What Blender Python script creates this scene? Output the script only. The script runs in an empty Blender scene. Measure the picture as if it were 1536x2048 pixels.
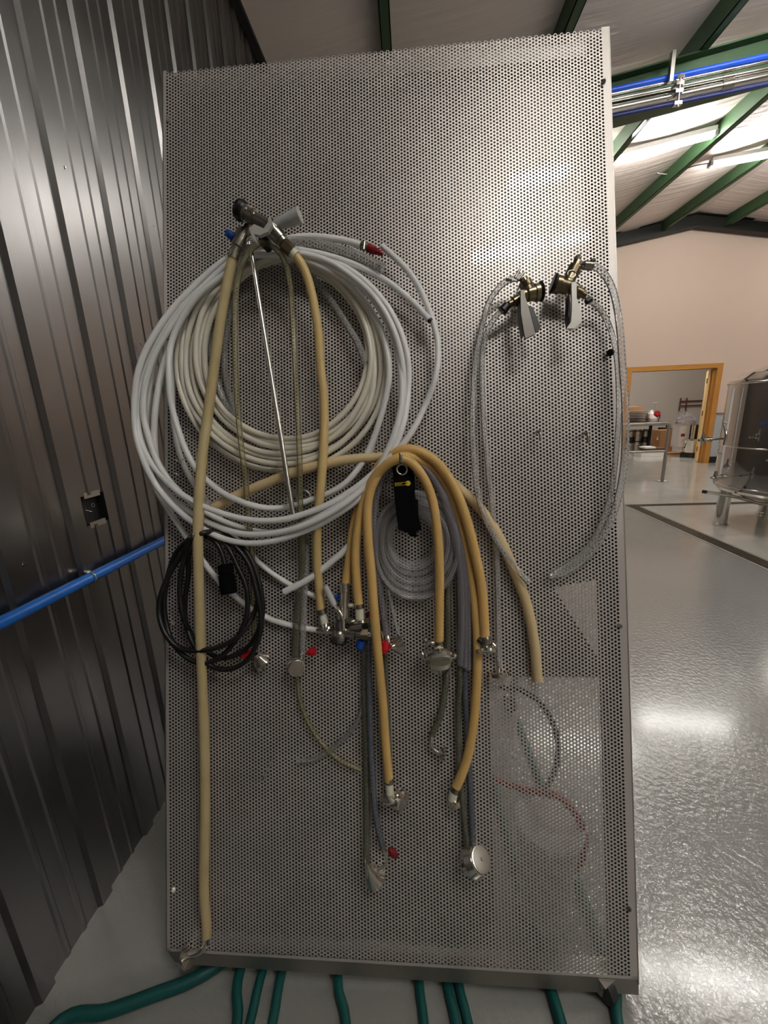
import bpy, math, random
import numpy as np
from mathutils import Vector, Matrix
random.seed(7)
SC = bpy.context.scene
COL = SC.collection
PI = math.pi

# ------------------------------------------------------------------ camera
FPX, YAW, PITCH, ROLL = 809.15, .0728, .24724, -.0425
CAM = np.array([0, 0, 1.48])
def _axes():
    cy, sy = math.cos(YAW), math.sin(YAW)
    f0 = np.array([-sy, cy, 0]); r0 = np.array([cy, sy, 0]); u0 = np.array([0, 0, 1.])
    f = f0*math.cos(PITCH) - u0*math.sin(PITCH); u = u0*math.cos(PITCH) + f0*math.sin(PITCH)
    return r0*math.cos(ROLL) + u*math.sin(ROLL), u*math.cos(ROLL) - r0*math.sin(ROLL), f
CR, CU, CF = _axes()
cd = bpy.data.cameras.new('camera'); cam = bpy.data.objects.new('camera', cd); COL.objects.link(cam)
cd.sensor_fit = 'VERTICAL'; cd.sensor_height = 36; cd.lens = 36*FPX/2048; cd.clip_start = .02; cd.clip_end = 100
m = Matrix.Identity(4)
for i in range(3):
    m[i][0], m[i][1], m[i][2], m[i][3] = CR[i], CU[i], -CF[i], CAM[i]
cam.matrix_world = m
SC.camera = cam
# ------------------------------------------------------------------ world, exposure
w = bpy.data.worlds.new('world'); SC.world = w; w.use_nodes = True
w.node_tree.nodes['Background'].inputs[0].default_value = (.8, .82, .85, 1)
w.node_tree.nodes['Background'].inputs[1].default_value = .3
SC.view_settings.view_transform = 'Standard'; SC.view_settings.look = 'None'
SC.view_settings.gamma = 1; SC.view_settings.use_curve_mapping = False
SC.view_settings.exposure = 1.2
TUBE_POWER = 40.0
# ceiling light rows along x : x0, x1, y
LAMPS = [(2.0, 3.78, 6.15, 1), (4.33, 6.1, 7.05, 0), (2.2, 3.7, 3.1, 1), (.55, 1.6, -.72, 1), (.75, 1.3, -.14, 0),
         (2.7, 4.2, -1.5, 0), (6.6, 8.1, 4.2, 0), (6.6, 8.1, 0.4, 0), (5.6, 7.1, -3.6, 0), (8.2, 9.7, 8.0, 0)]  # unseen rows added for exposure and a brighter board

# ------------------------------------------------------------------ pixel -> place helpers (used to survey the photograph)
def ray(x, y): return CF + CR*(x-768)/FPX - CU*(y-1024)/FPX
LEAN, PROLL = .27166, -.006
BUP = np.array([0, math.sin(LEAN), math.cos(LEAN)]); EX = np.array([1., 0, 0])
PA = EX*math.cos(PROLL) + BUP*math.sin(PROLL)      # panel right
PB = BUP*math.cos(PROLL) - EX*math.sin(PROLL)      # panel up
PN = np.array([0, -math.cos(LEAN), math.sin(LEAN)])  # panel outward
PC = CAM + ray(769.46, 990.11)*1.0775              # panel centre
PW, PH = 1.22, 2.44
def PP(x, y, d=0.):
    v = ray(x, y); t = ((PC + PN*d - CAM) @ PN)/(v @ PN); return CAM + v*t
def PL(a, b, d=0.): return PC + PA*a + PB*b + PN*d   # panel coordinates
def PXY(x, y, d=0.):
    q = PP(x, y, d) - PC; return float(q @ PA), float(q @ PB)
def FL(x, y, z=0.): v = ray(x, y); return CAM + v*(z-CAM[2])/v[2]
def YP(x, y, Y): v = ray(x, y); return CAM + v*Y/v[1]
def XP(x, y, X): v = ray(x, y); return CAM + v*X/v[0]
K = .00134      # metres per pixel on the panel

# ------------------------------------------------------------------ materials
def lin(c):
    c = c/255.; return c/12.92 if c <= .04045 else ((c+.055)/1.055)**2.4
def rgb(r, g, b): return (lin(r), lin(g), lin(b), 1)
MATS = {}
def mat(name, col, metal=0., rough=.5, noise=0., nscale=20., bump=0., bscale=60., stretch=(1, 1, 1), spec=.5, rvar=0., coat=0., sss=0., crough=.05):
    if name in MATS: return MATS[name]
    m = bpy.data.materials.new(name); m.use_nodes = True; nt = m.node_tree; b = nt.nodes['Principled BSDF']
    b.inputs['Base Color'].default_value = col; b.inputs['Metallic'].default_value = metal
    b.inputs['Roughness'].default_value = rough; b.inputs['Specular IOR Level'].default_value = spec
    b.inputs['Coat Weight'].default_value = coat; b.inputs['Coat Roughness'].default_value = crough
    if sss:
        b.inputs['Subsurface Weight'].default_value = sss; b.inputs['Subsurface Radius'].default_value = (.01, .007, .004)
        b.inputs['Subsurface Scale'].default_value = 1.
    if noise or bump or rvar:
        tc = nt.nodes.new('ShaderNodeTexCoord'); mp = nt.nodes.new('ShaderNodeMapping')
        mp.inputs['Scale'].default_value = stretch; nt.links.new(tc.outputs['Object'], mp.inputs[0])
    if noise or rvar:
        n = nt.nodes.new('ShaderNodeTexNoise'); n.inputs['Scale'].default_value = nscale; n.inputs['Detail'].default_value = 5
        nt.links.new(mp.outputs[0], n.inputs['Vector'])
    if noise:
        mx = nt.nodes.new('ShaderNodeMix'); mx.data_type = 'RGBA'
        mx.inputs[6].default_value = tuple(max(0, c*(1-noise)) for c in col[:3])+(1,)
        mx.inputs[7].default_value = tuple(min(1, c*(1+noise)) for c in col[:3])+(1,)
        nt.links.new(n.outputs[0], mx.inputs[0]); nt.links.new(mx.outputs[2], b.inputs['Base Color'])
    if rvar:
        mr = nt.nodes.new('ShaderNodeMapRange'); mr.inputs[1].default_value = .3; mr.inputs[2].default_value = .7
        mr.inputs[3].default_value = rough-rvar; mr.inputs[4].default_value = rough+rvar
        nt.links.new(n.outputs[0], mr.inputs[0]); nt.links.new(mr.outputs[0], b.inputs['Roughness'])
    if bump:
        n2 = nt.nodes.new('ShaderNodeTexNoise'); n2.inputs['Scale'].default_value = bscale; n2.inputs['Detail'].default_value = 3
        nt.links.new(mp.outputs[0], n2.inputs['Vector'])
        bp = nt.nodes.new('ShaderNodeBump'); bp.inputs['Strength'].default_value = 1; bp.inputs['Distance'].default_value = bump
        nt.links.new(n2.outputs[0], bp.inputs['Height']); nt.links.new(bp.outputs[0], b.inputs['Normal'])
    MATS[name] = m; return m
def emis(name, col, s):
    m = bpy.data.materials.new(name); m.use_nodes = True; nt = m.node_tree; nt.nodes.clear()
    e = nt.nodes.new('ShaderNodeEmission'); e.inputs[0].default_value = col; e.inputs[1].default_value = s
    o = nt.nodes.new('ShaderNodeOutputMaterial'); nt.links.new(e.outputs[0], o.inputs[0]); return m
def clearmat(name, tint, edge, body=.12, braid=0.):
    """thin walled clear vinyl: tinted transparency, a milky share that grows towards the edge, and gloss; braid = woven threads"""
    m = bpy.data.materials.new(name); m.use_nodes = True; nt = m.node_tree; nt.nodes.clear(); N = nt.nodes.new; Lk = nt.links.new
    tr = N('ShaderNodeBsdfTransparent'); tr.inputs[0].default_value = tint
    df = N('ShaderNodeBsdfPrincipled'); df.inputs['Base Color'].default_value = edge; df.inputs['Roughness'].default_value = .12
    lw = N('ShaderNodeLayerWeight'); lw.inputs[0].default_value = .35
    mr = N('ShaderNodeMapRange'); mr.inputs[3].default_value = body; mr.inputs[4].default_value = .62
    Lk(lw.outputs['Facing'], mr.inputs[0]); fac = mr.outputs[0]
    if braid:
        uv = N('ShaderNodeUVMap'); uv.uv_map = 'UVMap'; sx = N('ShaderNodeSeparateXYZ'); Lk(uv.outputs[0], sx.inputs[0])
        outs = []
        for sg in (1, -1):
            a = N('ShaderNodeMath'); a.operation = 'MULTIPLY_ADD'; a.inputs[1].default_value = sg*90.
            v = N('ShaderNodeMath'); v.operation = 'MULTIPLY'; v.inputs[1].default_value = 4.
            Lk(sx.outputs[1], v.inputs[0]); Lk(sx.outputs[0], a.inputs[0]); Lk(v.outputs[0], a.inputs[2])
            f = N('ShaderNodeMath'); f.operation = 'FRACT'; Lk(a.outputs[0], f.inputs[0])
            l = N('ShaderNodeMath'); l.operation = 'LESS_THAN'; l.inputs[1].default_value = .2; Lk(f.outputs[0], l.inputs[0]); outs.append(l)
        mx = N('ShaderNodeMath'); mx.operation = 'MAXIMUM'; Lk(outs[0].outputs[0], mx.inputs[0]); Lk(outs[1].outputs[0], mx.inputs[1])
        s = N('ShaderNodeMath'); s.operation = 'MULTIPLY'; s.inputs[1].default_value = braid; Lk(mx.outputs[0], s.inputs[0])
        ad = N('ShaderNodeMath'); ad.operation = 'ADD'; ad.use_clamp = True; Lk(s.outputs[0], ad.inputs[0]); Lk(fac, ad.inputs[1]); fac = ad.outputs[0]
    ms = N('ShaderNodeMixShader'); Lk(fac, ms.inputs[0]); Lk(tr.outputs[0], ms.inputs[1]); Lk(df.outputs[0], ms.inputs[2])
    gl = N('ShaderNodeBsdfGlossy'); gl.inputs['Roughness'].default_value = .1; gl.inputs[0].default_value = (1, 1, 1, 1)
    fr = N('ShaderNodeFresnel'); fr.inputs[0].default_value = 1.45
    m2 = N('ShaderNodeMixShader'); Lk(fr.outputs[0], m2.inputs[0]); Lk(ms.outputs[0], m2.inputs[1]); Lk(gl.outputs[0], m2.inputs[2])
    o = N('ShaderNodeOutputMaterial'); Lk(m2.outputs[0], o.inputs[0]); return m

STEEL = mat('perforated_stainless', rgb(208, 202, 197), .5, .42, noise=.06, nscale=3, bump=.0005, bscale=7, rvar=.04, coat=.2)
HOLEWALL = mat('hole_edge_metal', rgb(110, 106, 102), .4, .6)
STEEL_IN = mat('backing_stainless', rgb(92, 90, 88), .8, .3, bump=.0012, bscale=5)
FRAME = mat('frame_stainless', rgb(172, 168, 162), 1, .42, noise=.1, nscale=12)
CHROME = mat('polished_steel', rgb(225, 222, 215), 1, .14)
DARKSTEEL = mat('worn_steel', rgb(172, 167, 158), 1, .26, noise=.2, nscale=60)
BRONZE = mat('worn_brass_steel', rgb(140, 128, 104), 1, .3, noise=.25, nscale=70)
ALU = mat('cast_grey_handle', rgb(150, 150, 148), .3, .4)
GALV = mat('galvalume_sheet', rgb(124, 122, 122), 1, .31, noise=.05, nscale=5, bump=.0003, bscale=4, rvar=.02)
GREEN = mat('green_painted_steel', rgb(58, 88, 56), .1, .5, noise=.18, nscale=6)
INSUL = mat('vinyl_faced_insulation', rgb(236, 224, 218), 0, .38, noise=.03, nscale=2, bump=.010, bscale=1.6, stretch=(.5, 9, .5), spec=.5)
DRY = mat('warm_drywall', rgb(205, 184, 168), 0, .8, noise=.02, nscale=4)
DRY2 = mat('cool_drywall', rgb(196, 188, 178), 0, .8, noise=.03, nscale=3)
WAINS = mat('grey_wall_panel', rgb(168, 172, 175), 0, .35, noise=.03)
WOOD = mat('varnished_pine', rgb(186, 130, 62), 0, .4, noise=.25, nscale=5, stretch=(12, 12, 1))
WOODX = mat('varnished_pine_head', rgb(186, 130, 62), 0, .4, noise=.25, nscale=5, stretch=(1, 12, 12))
WOODL = mat('lit_door_leaf', rgb(232, 196, 130), 0, .45, noise=.1, nscale=5, stretch=(12, 12, 1))  # casing pine in a paler tone, the light on the leaf put in
EPOXY = mat('grey_epoxy_floor', rgb(138, 138, 135), 0, .13, noise=.10, nscale=1.3, bump=.0034, bscale=48, spec=.6, coat=.6, crough=.13)
CONC = mat('sealed_concrete_floor', rgb(176, 174, 168), 0, .16, noise=.14, nscale=3.5, bump=.0006, bscale=20, spec=.6, coat=.3)
TAN = mat('tan_silicone_hose', rgb(212, 184, 126), 0, .42, noise=.08, nscale=30, sss=.15)
TAN_O = mat('amber_silicone_hose', rgb(218, 180, 112), 0, .42, noise=.08, nscale=30, sss=.15)
TAN_C = mat('cream_silicone_hose', rgb(217, 194, 150), 0, .45, noise=.06, nscale=30, sss=.15)
TAN_G = mat('aged_beige_hose', rgb(196, 178, 134), 0, .42, noise=.12, nscale=14, sss=.1)
WHITE = mat('white_poly_tubing', rgb(233, 233, 233), 0, .3, spec=.5, sss=.1)
CREAMW = mat('ivory_poly_tubing', rgb(224, 220, 206), 0, .3, spec=.5, sss=.1)
BLACK = mat('black_rubber', rgb(20, 20, 20), 0, .38)
CLOTHB = mat('black_webbing', rgb(10, 10, 12), 0, .95, bump=.0003, bscale=700, spec=.1)
RED = mat('red_plastic', rgb(196, 16, 32), 0, .4)
DRED = mat('dark_red_plastic', rgb(128, 14, 28), 0, .4)
BLUE = mat('blue_plastic', rgb(18, 70, 168), 0, .35)
BLUEP = mat('blue_air_pipe', rgb(24, 104, 196), 0, .35)
BLUEP2 = mat('blue_conduit', rgb(24, 84, 214), 0, .35)
TEAL = mat('teal_rubber_hose', rgb(4, 78, 76), 0, .45, bump=.0004, bscale=200)
MILK = mat('milky_nylon', rgb(222, 220, 200), 0, .4, sss=.2)
BRASS = mat('brass', rgb(200, 150, 80), 1, .25)
DARK = mat('recess_shade', rgb(14, 13, 12), 0, .7)  # near-black colour holds the shade of recesses and parts behind sheets
SHADE = mat('black_and_gap_shade', rgb(24, 24, 22), 0, .6)  # near-black for trim and table, also the shade of the gable gap
YEL = mat('yellow_print', rgb(226, 206, 40), 0, .6)
CARD = mat('brown_cardboard', rgb(158, 116, 78), 0, .85, noise=.1)
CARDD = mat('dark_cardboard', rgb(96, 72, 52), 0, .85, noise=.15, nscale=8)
WHITEP = mat('white_board', rgb(228, 228, 226), 0, .5)
KEG = mat('brushed_keg_steel', rgb(176, 168, 156), 1, .38)
PLASTW = mat('plastic_sheet', rgb(205, 198, 196), 0, .25)
MIRROR = mat('mirror_tank_steel', rgb(205, 203, 200), 1, .05)
GRATE = mat('drain_grate', rgb(96, 88, 76), .6, .5)
CURB = mat('pale_drain_edge', rgb(190, 186, 178), .3, .35)
HANDW = mat('grey_tapered_grip', rgb(178, 179, 178), 0, .4)
CLEAR = clearmat('clear_vinyl', (.97, .97, .97, 1), rgb(245, 245, 245), .10)
CLEARY = clearmat('yellowed_vinyl', (.94, .92, .80, 1), rgb(190, 182, 140), .16)
CLEARG = clearmat('smoky_vinyl', (.84, .83, .87, 1), rgb(184, 180, 190), .24)
BRAID = clearmat('braided_vinyl', (.97, .97, .97, 1), rgb(248, 247, 246), .12, .2)
BRAIDG = clearmat('olive_braided_vinyl', (.80, .80, .72, 1), rgb(140, 138, 120), .22, .25)
BRAIDB = clearmat('blue_grey_braided_vinyl', (.74, .76, .82, 1), rgb(130, 136, 150), .28, .22)
COILM = clearmat('coiled_clear_vinyl', (.992, .99, .992, 1), rgb(250, 249, 252), .10)

# ------------------------------------------------------------------ mesh helpers
class G:
    def __init__(s): s.v = []; s.f = []; s.uv = []; s.sm = []
    def add(s, v, f, smooth=True, uv=None):
        o = len(s.v); s.v += [tuple(map(float, p)) for p in v]
        for i, q in enumerate(f):
            s.f.append(tuple(a+o for a in q)); s.sm.append(smooth)
            s.uv.append(uv[i] if uv else [(0, 0)]*len(q))
        return s
def box(g, lo, hi, M=None, bev=0):
    x0, y0, z0 = lo; x1, y1, z1 = hi
    v = [(x, y, z) for x in (x0, x1) for y in (y0, y1) for z in (z0, z1)]
    if M is not None: v = [M(*p) for p in v]
    g.add(v, [(0, 1, 3, 2), (4, 6, 7, 5), (0, 4, 5, 1), (2, 3, 7, 6), (0, 2, 6, 4), (1, 5, 7, 3)], False); return g
def prism(g, pts, d0, d1, M):
    n = len(pts); v = [M(a, b, d0) for a, b in pts] + [M(a, b, d1) for a, b in pts]
    g.add(v, [tuple(range(n))[::-1], tuple(range(n, 2*n))] + [(i, (i+1) % n, n+(i+1) % n, n+i) for i in range(n)], False); return g
def catmull(P, n, closed=False):
    P = [np.array(p, float) for p in P]; L = len(P); out = []
    for i in range(L if closed else L-1):
        if closed: a, b, c, d = P[(i-1) % L], P[i], P[(i+1) % L], P[(i+2) % L]
        else:
            b, c = P[i], P[i+1]; a = P[i-1] if i else 2*b-c; d = P[i+2] if i+2 < L else 2*c-b
        k = max(2, int(np.linalg.norm(c-b)/n))
        for j in range(k):
            t = j/k; out.append(.5*((2*b)+(c-a)*t+(2*a-5*b+4*c-d)*t*t+(3*b-a-3*c+d)*t**3))
    if not closed: out.append(P[-1])
    return out
def tube(g, P, r, sides=10, step=.012, closed=False, smoothp=True, rfn=None, cap=True):
    C = np.array(catmull(P, step, closed) if smoothp else P, float); n = len(C)
    T = np.roll(C, -1, 0)-np.roll(C, 1, 0)
    if not closed: T[0] = C[1]-C[0]; T[-1] = C[-1]-C[-2]
    T /= np.linalg.norm(T, axis=1)[:, None]+1e-12
    nrm = np.cross(T[0], [0.31, .8, .5]); nrm /= np.linalg.norm(nrm); V = []; Ls = 0; UVs = []
    ang = np.arange(sides)*2*PI/sides
    for i in range(n):
        nrm = nrm - T[i]*(nrm@T[i]); nrm /= np.linalg.norm(nrm)+1e-12; bn = np.cross(T[i], nrm)
        if i: Ls += np.linalg.norm(C[i]-C[i-1])
        UVs.append(Ls); rr = r if rfn is None else rfn(i/(n-1))
        V += [C[i]+rr*(math.cos(a)*nrm+math.sin(a)*bn) for a in ang]
    F = []; UV = []
    for i in range(n if closed else n-1):
        j = (i+1) % n
        for k in range(sides):
            l = (k+1) % sides; F.append((i*sides+k, i*sides+l, j*sides+l, j*sides+k))
            u0, u1 = UVs[i], UVs[j] if j else UVs[i]+step
            UV.append([(u0, k/sides), (u0, (k+1)/sides), (u1, (k+1)/sides), (u1, k/sides)])
    g.add(V, F, True, UV)
    if cap and not closed:
        g.add(V[:sides], [tuple(range(sides))[::-1]], False); g.add(V[-sides:], [tuple(range(sides))], False)
    return g
def lathe(g, p0, p1, prof, sides=20, smooth=True):
    """profile [(t along p0->p1, radius m)] revolved about the axis p0->p1"""
    p0 = np.array(p0, float); p1 = np.array(p1, float); a = p1-p0; ax = a/(np.linalg.norm(a)+1e-12)
    n = np.cross(ax, [.2, .3, .93]); n /= np.linalg.norm(n); b = np.cross(ax, n)
    V = []
    for t, r in prof: V += [p0+a*t+r*(math.cos(2*PI*k/sides)*n+math.sin(2*PI*k/sides)*b) for k in range(sides)]
    # duplicated rings keep sharp edges readable
    for i in range(len(prof)-1):
        o = V[i*sides:(i+2)*sides]
        g.add(o, [(k, (k+1) % sides, sides+(k+1) % sides, sides+k) for k in range(sides)], smooth)
    for i, rev in ((0, True), (len(prof)-1, False)):
        if prof[i][1] > 1e-6:
            o = V[i*sides:(i+1)*sides]; q = tuple(range(sides)); g.add(o, [q[::-1] if rev else q], False)
    return g
def rod(g, q0, q1, prof, d0, d1=None, sides=18):
    """lathe between two photo points lying d0/d1 in front of the panel; radii in photo pixels"""
    d1 = d0 if d1 is None else d1
    return lathe(g, PP(*q0, d0), PP(*q1, d1), [(t, r*K) for t, r in prof], sides)
def cyl(r): return [(0, r), (1, r)]
def torus(g, c, ax, R, r, n=24, a0=0, a1=2*PI):
    ax = np.array(ax, float)/np.linalg.norm(ax); u = np.cross(ax, [.1, .25, .95]); u /= np.linalg.norm(u); v = np.cross(ax, u)
    full = abs(a1-a0-2*PI) < 1e-6
    P = [np.array(c)+R*(math.cos(a)*u+math.sin(a)*v) for a in np.linspace(a0, a1, n, endpoint=not full)]
    return tube(g, P, r, 8, closed=full, smoothp=False)
ROOTS = {}
def link(o, parent=None):
    COL.objects.link(o)
    if parent is not None: o.parent = parent
    return o
def thing(name, label, cat, loc=(0, 0, 0), group=None):
    o = bpy.data.objects.new(name, None); o.location = tuple(map(float, loc)); o.empty_display_size = .05
    o['label'] = label; o['category'] = cat
    if group: o['group'] = group
    return link(o)
def worldloc(o):
    v = Vector(o.location)
    while o.parent: o = o.parent; v += Vector(o.location)
    return v
def obj(name, g, m, parent=None, **props):
    me = bpy.data.meshes.new(name)
    off = worldloc(parent) if parent else Vector((0, 0, 0)); off = np.array(off)
    me.from_pydata([tuple(np.array(p)-off) for p in g.v], [], g.f)
    me.polygons.foreach_set('use_smooth', g.sm)
    uvl = me.uv_layers.new(name='UVMap'); flat = [c for f in g.uv for p in f for c in p]; uvl.data.foreach_set('uv', flat)
    me.materials.append(m); me.validate(); me.update()
    o = bpy.data.objects.new(name, me)
    for k, v in props.items(): o[k] = v
    return link(o, parent)
def struct(name, g, m, parent=None):
    return obj(name, g, m, parent, **({} if parent else {'kind': 'structure'}))
def sroot(name):
    o = bpy.data.objects.new(name, None); o['kind'] = 'structure'; return link(o)

# ================================================================== SETTING
WX, YB, YF, XR = -1.0175, -6.0, 9.7, 12.5
EAVE, RIDX, RIDZ = 3.93, 5.74, 5.0
def roofz(x): return EAVE+(RIDZ-EAVE)*(x-WX)/(RIDX-WX) if x < RIDX else RIDZ-(RIDZ-EAVE)*(x-RIDX)/(XR-RIDX)
# floor: smooth epoxy nearside of the drain, sealed concrete beyond
DX, DY = 3.13, 5.85           # drain corner
g = G(); g.add([(WX-.1, YB, 0), (XR, YB, 0), (XR, DY, 0), (WX-.1, DY, 0)], [(0, 1, 2, 3)], False)
struct('floor', g, EPOXY)
g = G(); g.add([(WX-.1, DY, 0), (XR, DY, 0), (XR, 15.2, 0), (WX-.1, 15.2, 0)], [(0, 1, 2, 3)], False)
g.add([(DX+.1, YB, .0015), (XR, YB, .0015), (XR, DY, .0015), (DX+.1, DY, .0015)], [(0, 1, 2, 3)], False)
struct('floor', g, CONC)
# corrugated left wall, sheets .88 m wide, ribs every .22 m, screwed on; a box cut-out at y 1.155-1.247
wall = sroot('wall_left')
PITCHY = .2185; Y0 = 1.113
BOX = (1.156, 1.246, 1.163, 1.258)
def prof_pts(y):
    # one period: major rib then three shallow lines
    return [(y-.028, 0), (y-.020, .013), (y+.020, .013), (y+.028, 0), (y+.068, 0), (y+.073, .004), (y+.083, .004), (y+.088, 0),
            (y+.128, 0), (y+.133, .004), (y+.143, .004), (y+.148, 0)]
k0 = int((YB-Y0)/PITCHY)
def wall_sheet(ka, kb):
    pts = []
    for k in range(ka, kb): pts += prof_pts(Y0+k*PITCHY)
    pts.append((Y0+kb*PITCHY-.028, 0)); pts = [(y, x) for y, x in pts]
    g = G()
    for (ya, xa), (yb, xb) in zip(pts, pts[1:]):
        ya2, yb2 = ya, yb
        segs = [(ya, xa, yb, xb, [(0, EAVE+.02)])]
        if yb > BOX[0] and ya < BOX[1]:
            segs = []
            xf = lambda y: xa+(xb-xa)*(y-ya)/(yb-ya)
            cuts = [ya]+[c for c in BOX[:2] if ya < c < yb]+[yb]
            for a, b in zip(cuts, cuts[1:]):
                mid = (a+b)/2
                segs.append((a, xf(a), b, xf(b), [(0, BOX[2]), (BOX[3], EAVE+.02)] if BOX[0] < mid < BOX[1] else [(0, EAVE+.02)]))
        for a, xa_, b, xb_, zs in segs:
            for z0, z1 in zs:
                g.add([(WX+xa_, a, z0), (WX+xb_, b, z0), (WX+xb_, b, z1), (WX+xa_, a, z1)], [(0, 1, 2, 3)], False)
    return g
k = k0
while Y0+k*PITCHY < YF-.1:
    kb = k+4
    while Y0+kb*PITCHY-.032 > YF: kb -= 1
    obj('wall_sheet', wall_sheet(k, kb), GALV, wall); k = kb
    if kb-k < 0: break
# screws seen on the wall
for q in [(125, 335), (303, 452), (45, 1130), (260, 1045), (283, 712)]:
    p = XP(*q, WX+.004); g = G()
    lathe(g, p, p+np.array([.004, 0, 0]), [(0, .007), (1, .006)], 12); lathe(g, p+[.004, 0, 0], p+[.010, 0, 0], [(0, .0045), (1, .004)], 6)
    obj('wall_screw', g, DARKSTEEL, wall)
# torn swarf curl on one screw
g = G(); tube(g, [XP(275, 712, WX+.01), XP(284, 706, WX+.02), XP(287, 697, WX+.03), XP(284, 690, WX+.028), XP(279, 687, WX+.02)], .002, 6)
obj('metal_curl', g, CHROME, wall)
# junction box in the cut-out
jb = thing('junction_box', 'open metal electrical box with loose wires set in the corrugated wall', 'electrical box', (WX, 1.2, 1.16))
g = G(); y0, y1, z0, z1 = BOX; xb = WX-.05
g.add([(xb, y0, z0), (xb, y1, z0), (xb, y1, z1), (xb, y0, z1)], [(0, 1, 2, 3)], False)
for a, b in (((y0, z0), (y1, z0)), ((y1, z0), (y1, z1)), ((y1, z1), (y0, z1)), ((y0, z1), (y0, z0))):
    g.add([(xb, a[0], a[1]), (xb, b[0], b[1]), (WX+.001, b[0], b[1]), (WX+.001, a[0], a[1])], [(0, 1, 2, 3)], False)
obj('box_shell', g, DARK, jb)  # shade inside the box is put into its near-black colour
for z in (z0, z1):
    g = G(); box(g, (WX-.006, y0+.012, z-.009), (WX+.0015, y1-.012, z+.009)); obj('mounting_ear', g, FRAME, jb)
g = G(); tube(g, [(xb+.005, y0+.02, z0+.06), (WX-.01, y0+.04, z0+.04), (WX-.02, y1-.03, z0+.03)], .0015, 6); obj('wire', g, CHROME, jb)
g = G(); torus(g, (WX-.02, y1-.025, z0+.055), (1, 0, 0), .006, .001); obj('wire', g, FRAME, jb)
# black eave trim
g = G(); box(g, (WX-.02, YB, EAVE-.03), (WX+.05, YF, EAVE+.02)); struct('trim_1', g, SHADE)
g = G(); box(g, (WX-.04, YB, 0), (WX-.02, YF, EAVE)); struct('wall_left', g, DARK)

# far gable wall with the wide doorway
DL, DR, DT = 4.86, 6.68, 2.06
g = G()
def quad(g, a, b, c, d): g.add([a, b, c, d], [(0, 1, 2, 3)], False)
quad(g, (WX, YF, 0), (DL, YF, 0), (DL, YF, roofz(DL)), (WX, YF, EAVE))
g.add([(DL, YF, DT), (DR, YF, DT), (DR, YF, roofz(DR)), (RIDX, YF, RIDZ), (DL, YF, roofz(DL))], [(0, 1, 2, 3, 4)], False)
quad(g, (DR, YF, 0), (XR, YF, 0), (XR, YF, EAVE), (DR, YF, roofz(DR)))
for a, b in (((DL, 0), (DL, DT)), ((DL, DT), (DR, DT)), ((DR, DT), (DR, 0))):
    quad(g, (a[0], YF, a[1]), (b[0], YF, b[1]), (b[0], YF+.15, b[1]), (a[0], YF+.15, a[1]))
struct('wall_far', g, DRY)
g = G(); box(g, (DR+.1, YF-.012, .0), (XR, YF-.001, 1.08)); struct('trim_2', g, WAINS)
g = G(); box(g, (DR+.1, YF-.03, 1.08), (XR, YF-.001, 1.11)); struct('trim_3', g, mat('red_brown_rail', rgb(150, 100, 78)))
g = G(); box(g, (DR+.1, YF-.02, 0), (XR, YF-.0125, .14)); struct('baseboard_far', g, BLACK)
g = G(); box(g, (XR, YB, 0), (XR+.1, YF, EAVE)); struct('wall_right', g, DRY)
g = G(); g.add([(WX, YB, 0), (XR, YB, 0), (XR, YB, EAVE), (RIDX, YB, RIDZ), (WX, YB, EAVE)], [(0, 1, 2, 3, 4)], False); struct('wall_back', g, mat('grey_wall_sheet', rgb(160, 155, 150), 0, .6))
# ceiling: sagging white-faced insulation between purlins
PURX = [-.1, 1.22, 2.54, 3.84, 5.14, 6.34, 7.64, 8.94, 10.24, 11.54]
ceil = sroot('ceiling')
edges = [WX]+PURX[:5]+[RIDX]+PURX[5:]+[XR]
for a, b in zip(edges, edges[1:]):
    g = G(); n = 8
    if a < RIDX < b: n = 8
    xs = [a+(b-a)*i/n for i in range(n+1)]; sag = .035*min(1, (b-a))
    zs = [roofz(x)-sag*math.sin(PI*i/n) for i, x in enumerate(xs)]
    for i in range(n):
        g.add([(xs[i], YB, zs[i]), (xs[i+1], YB, zs[i+1]), (xs[i+1], YF, zs[i+1]), (xs[i], YF, zs[i])], [(0, 3, 2, 1)], True)
    obj('insulation_bay', g, INSUL, ceil)
for x in PURX:
    z = roofz(x); g = G()
    box(g, (x-.035, YB, z-.19), (x-.028, YF, z+.005)); box(g, (x-.035, YB, z-.19), (x+.035, YF, z-.184)); box(g, (x+.028, YB, z-.19), (x+.035, YF, z-.17))
    obj('purlin', g, GREEN, ceil)
# rafters: a green one at y 4.5 and others; black beam stands in for the shaded gap at the gable
def rafter(y, name, m, dep=.34, top=.185):
    g = G()
    for xa, xb in ((WX, RIDX), (RIDX, XR)):
        za, zb = roofz(xa)-top, roofz(xb)-top
        for (ya, yb, t0, t1) in ((y-.08, y+.08, -dep, -dep+.012), (y-.004, y+.004, -dep, .0), (y-.08, y+.08, -.012, .0)):
            v = [(xa, ya, za+t0), (xa, yb, za+t0), (xa, yb, za+t1), (xa, ya, za+t1), (xb, ya, zb+t0), (xb, yb, zb+t0), (xb, yb, zb+t1), (xb, ya, zb+t1)]
            g.add(v, [(0, 1, 2, 3), (4, 7, 6, 5), (0, 4, 5, 1), (3, 2, 6, 7), (0, 3, 7, 4), (1, 5, 6, 2)], False)
    obj(name, g, m, ceil)
rafter(4.5, 'rafter', GREEN, .32); rafter(-1.9, 'rafter', GREEN, .32); rafter(YF-.12, 'gable_gap_shade', SHADE, .24, .02)
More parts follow.
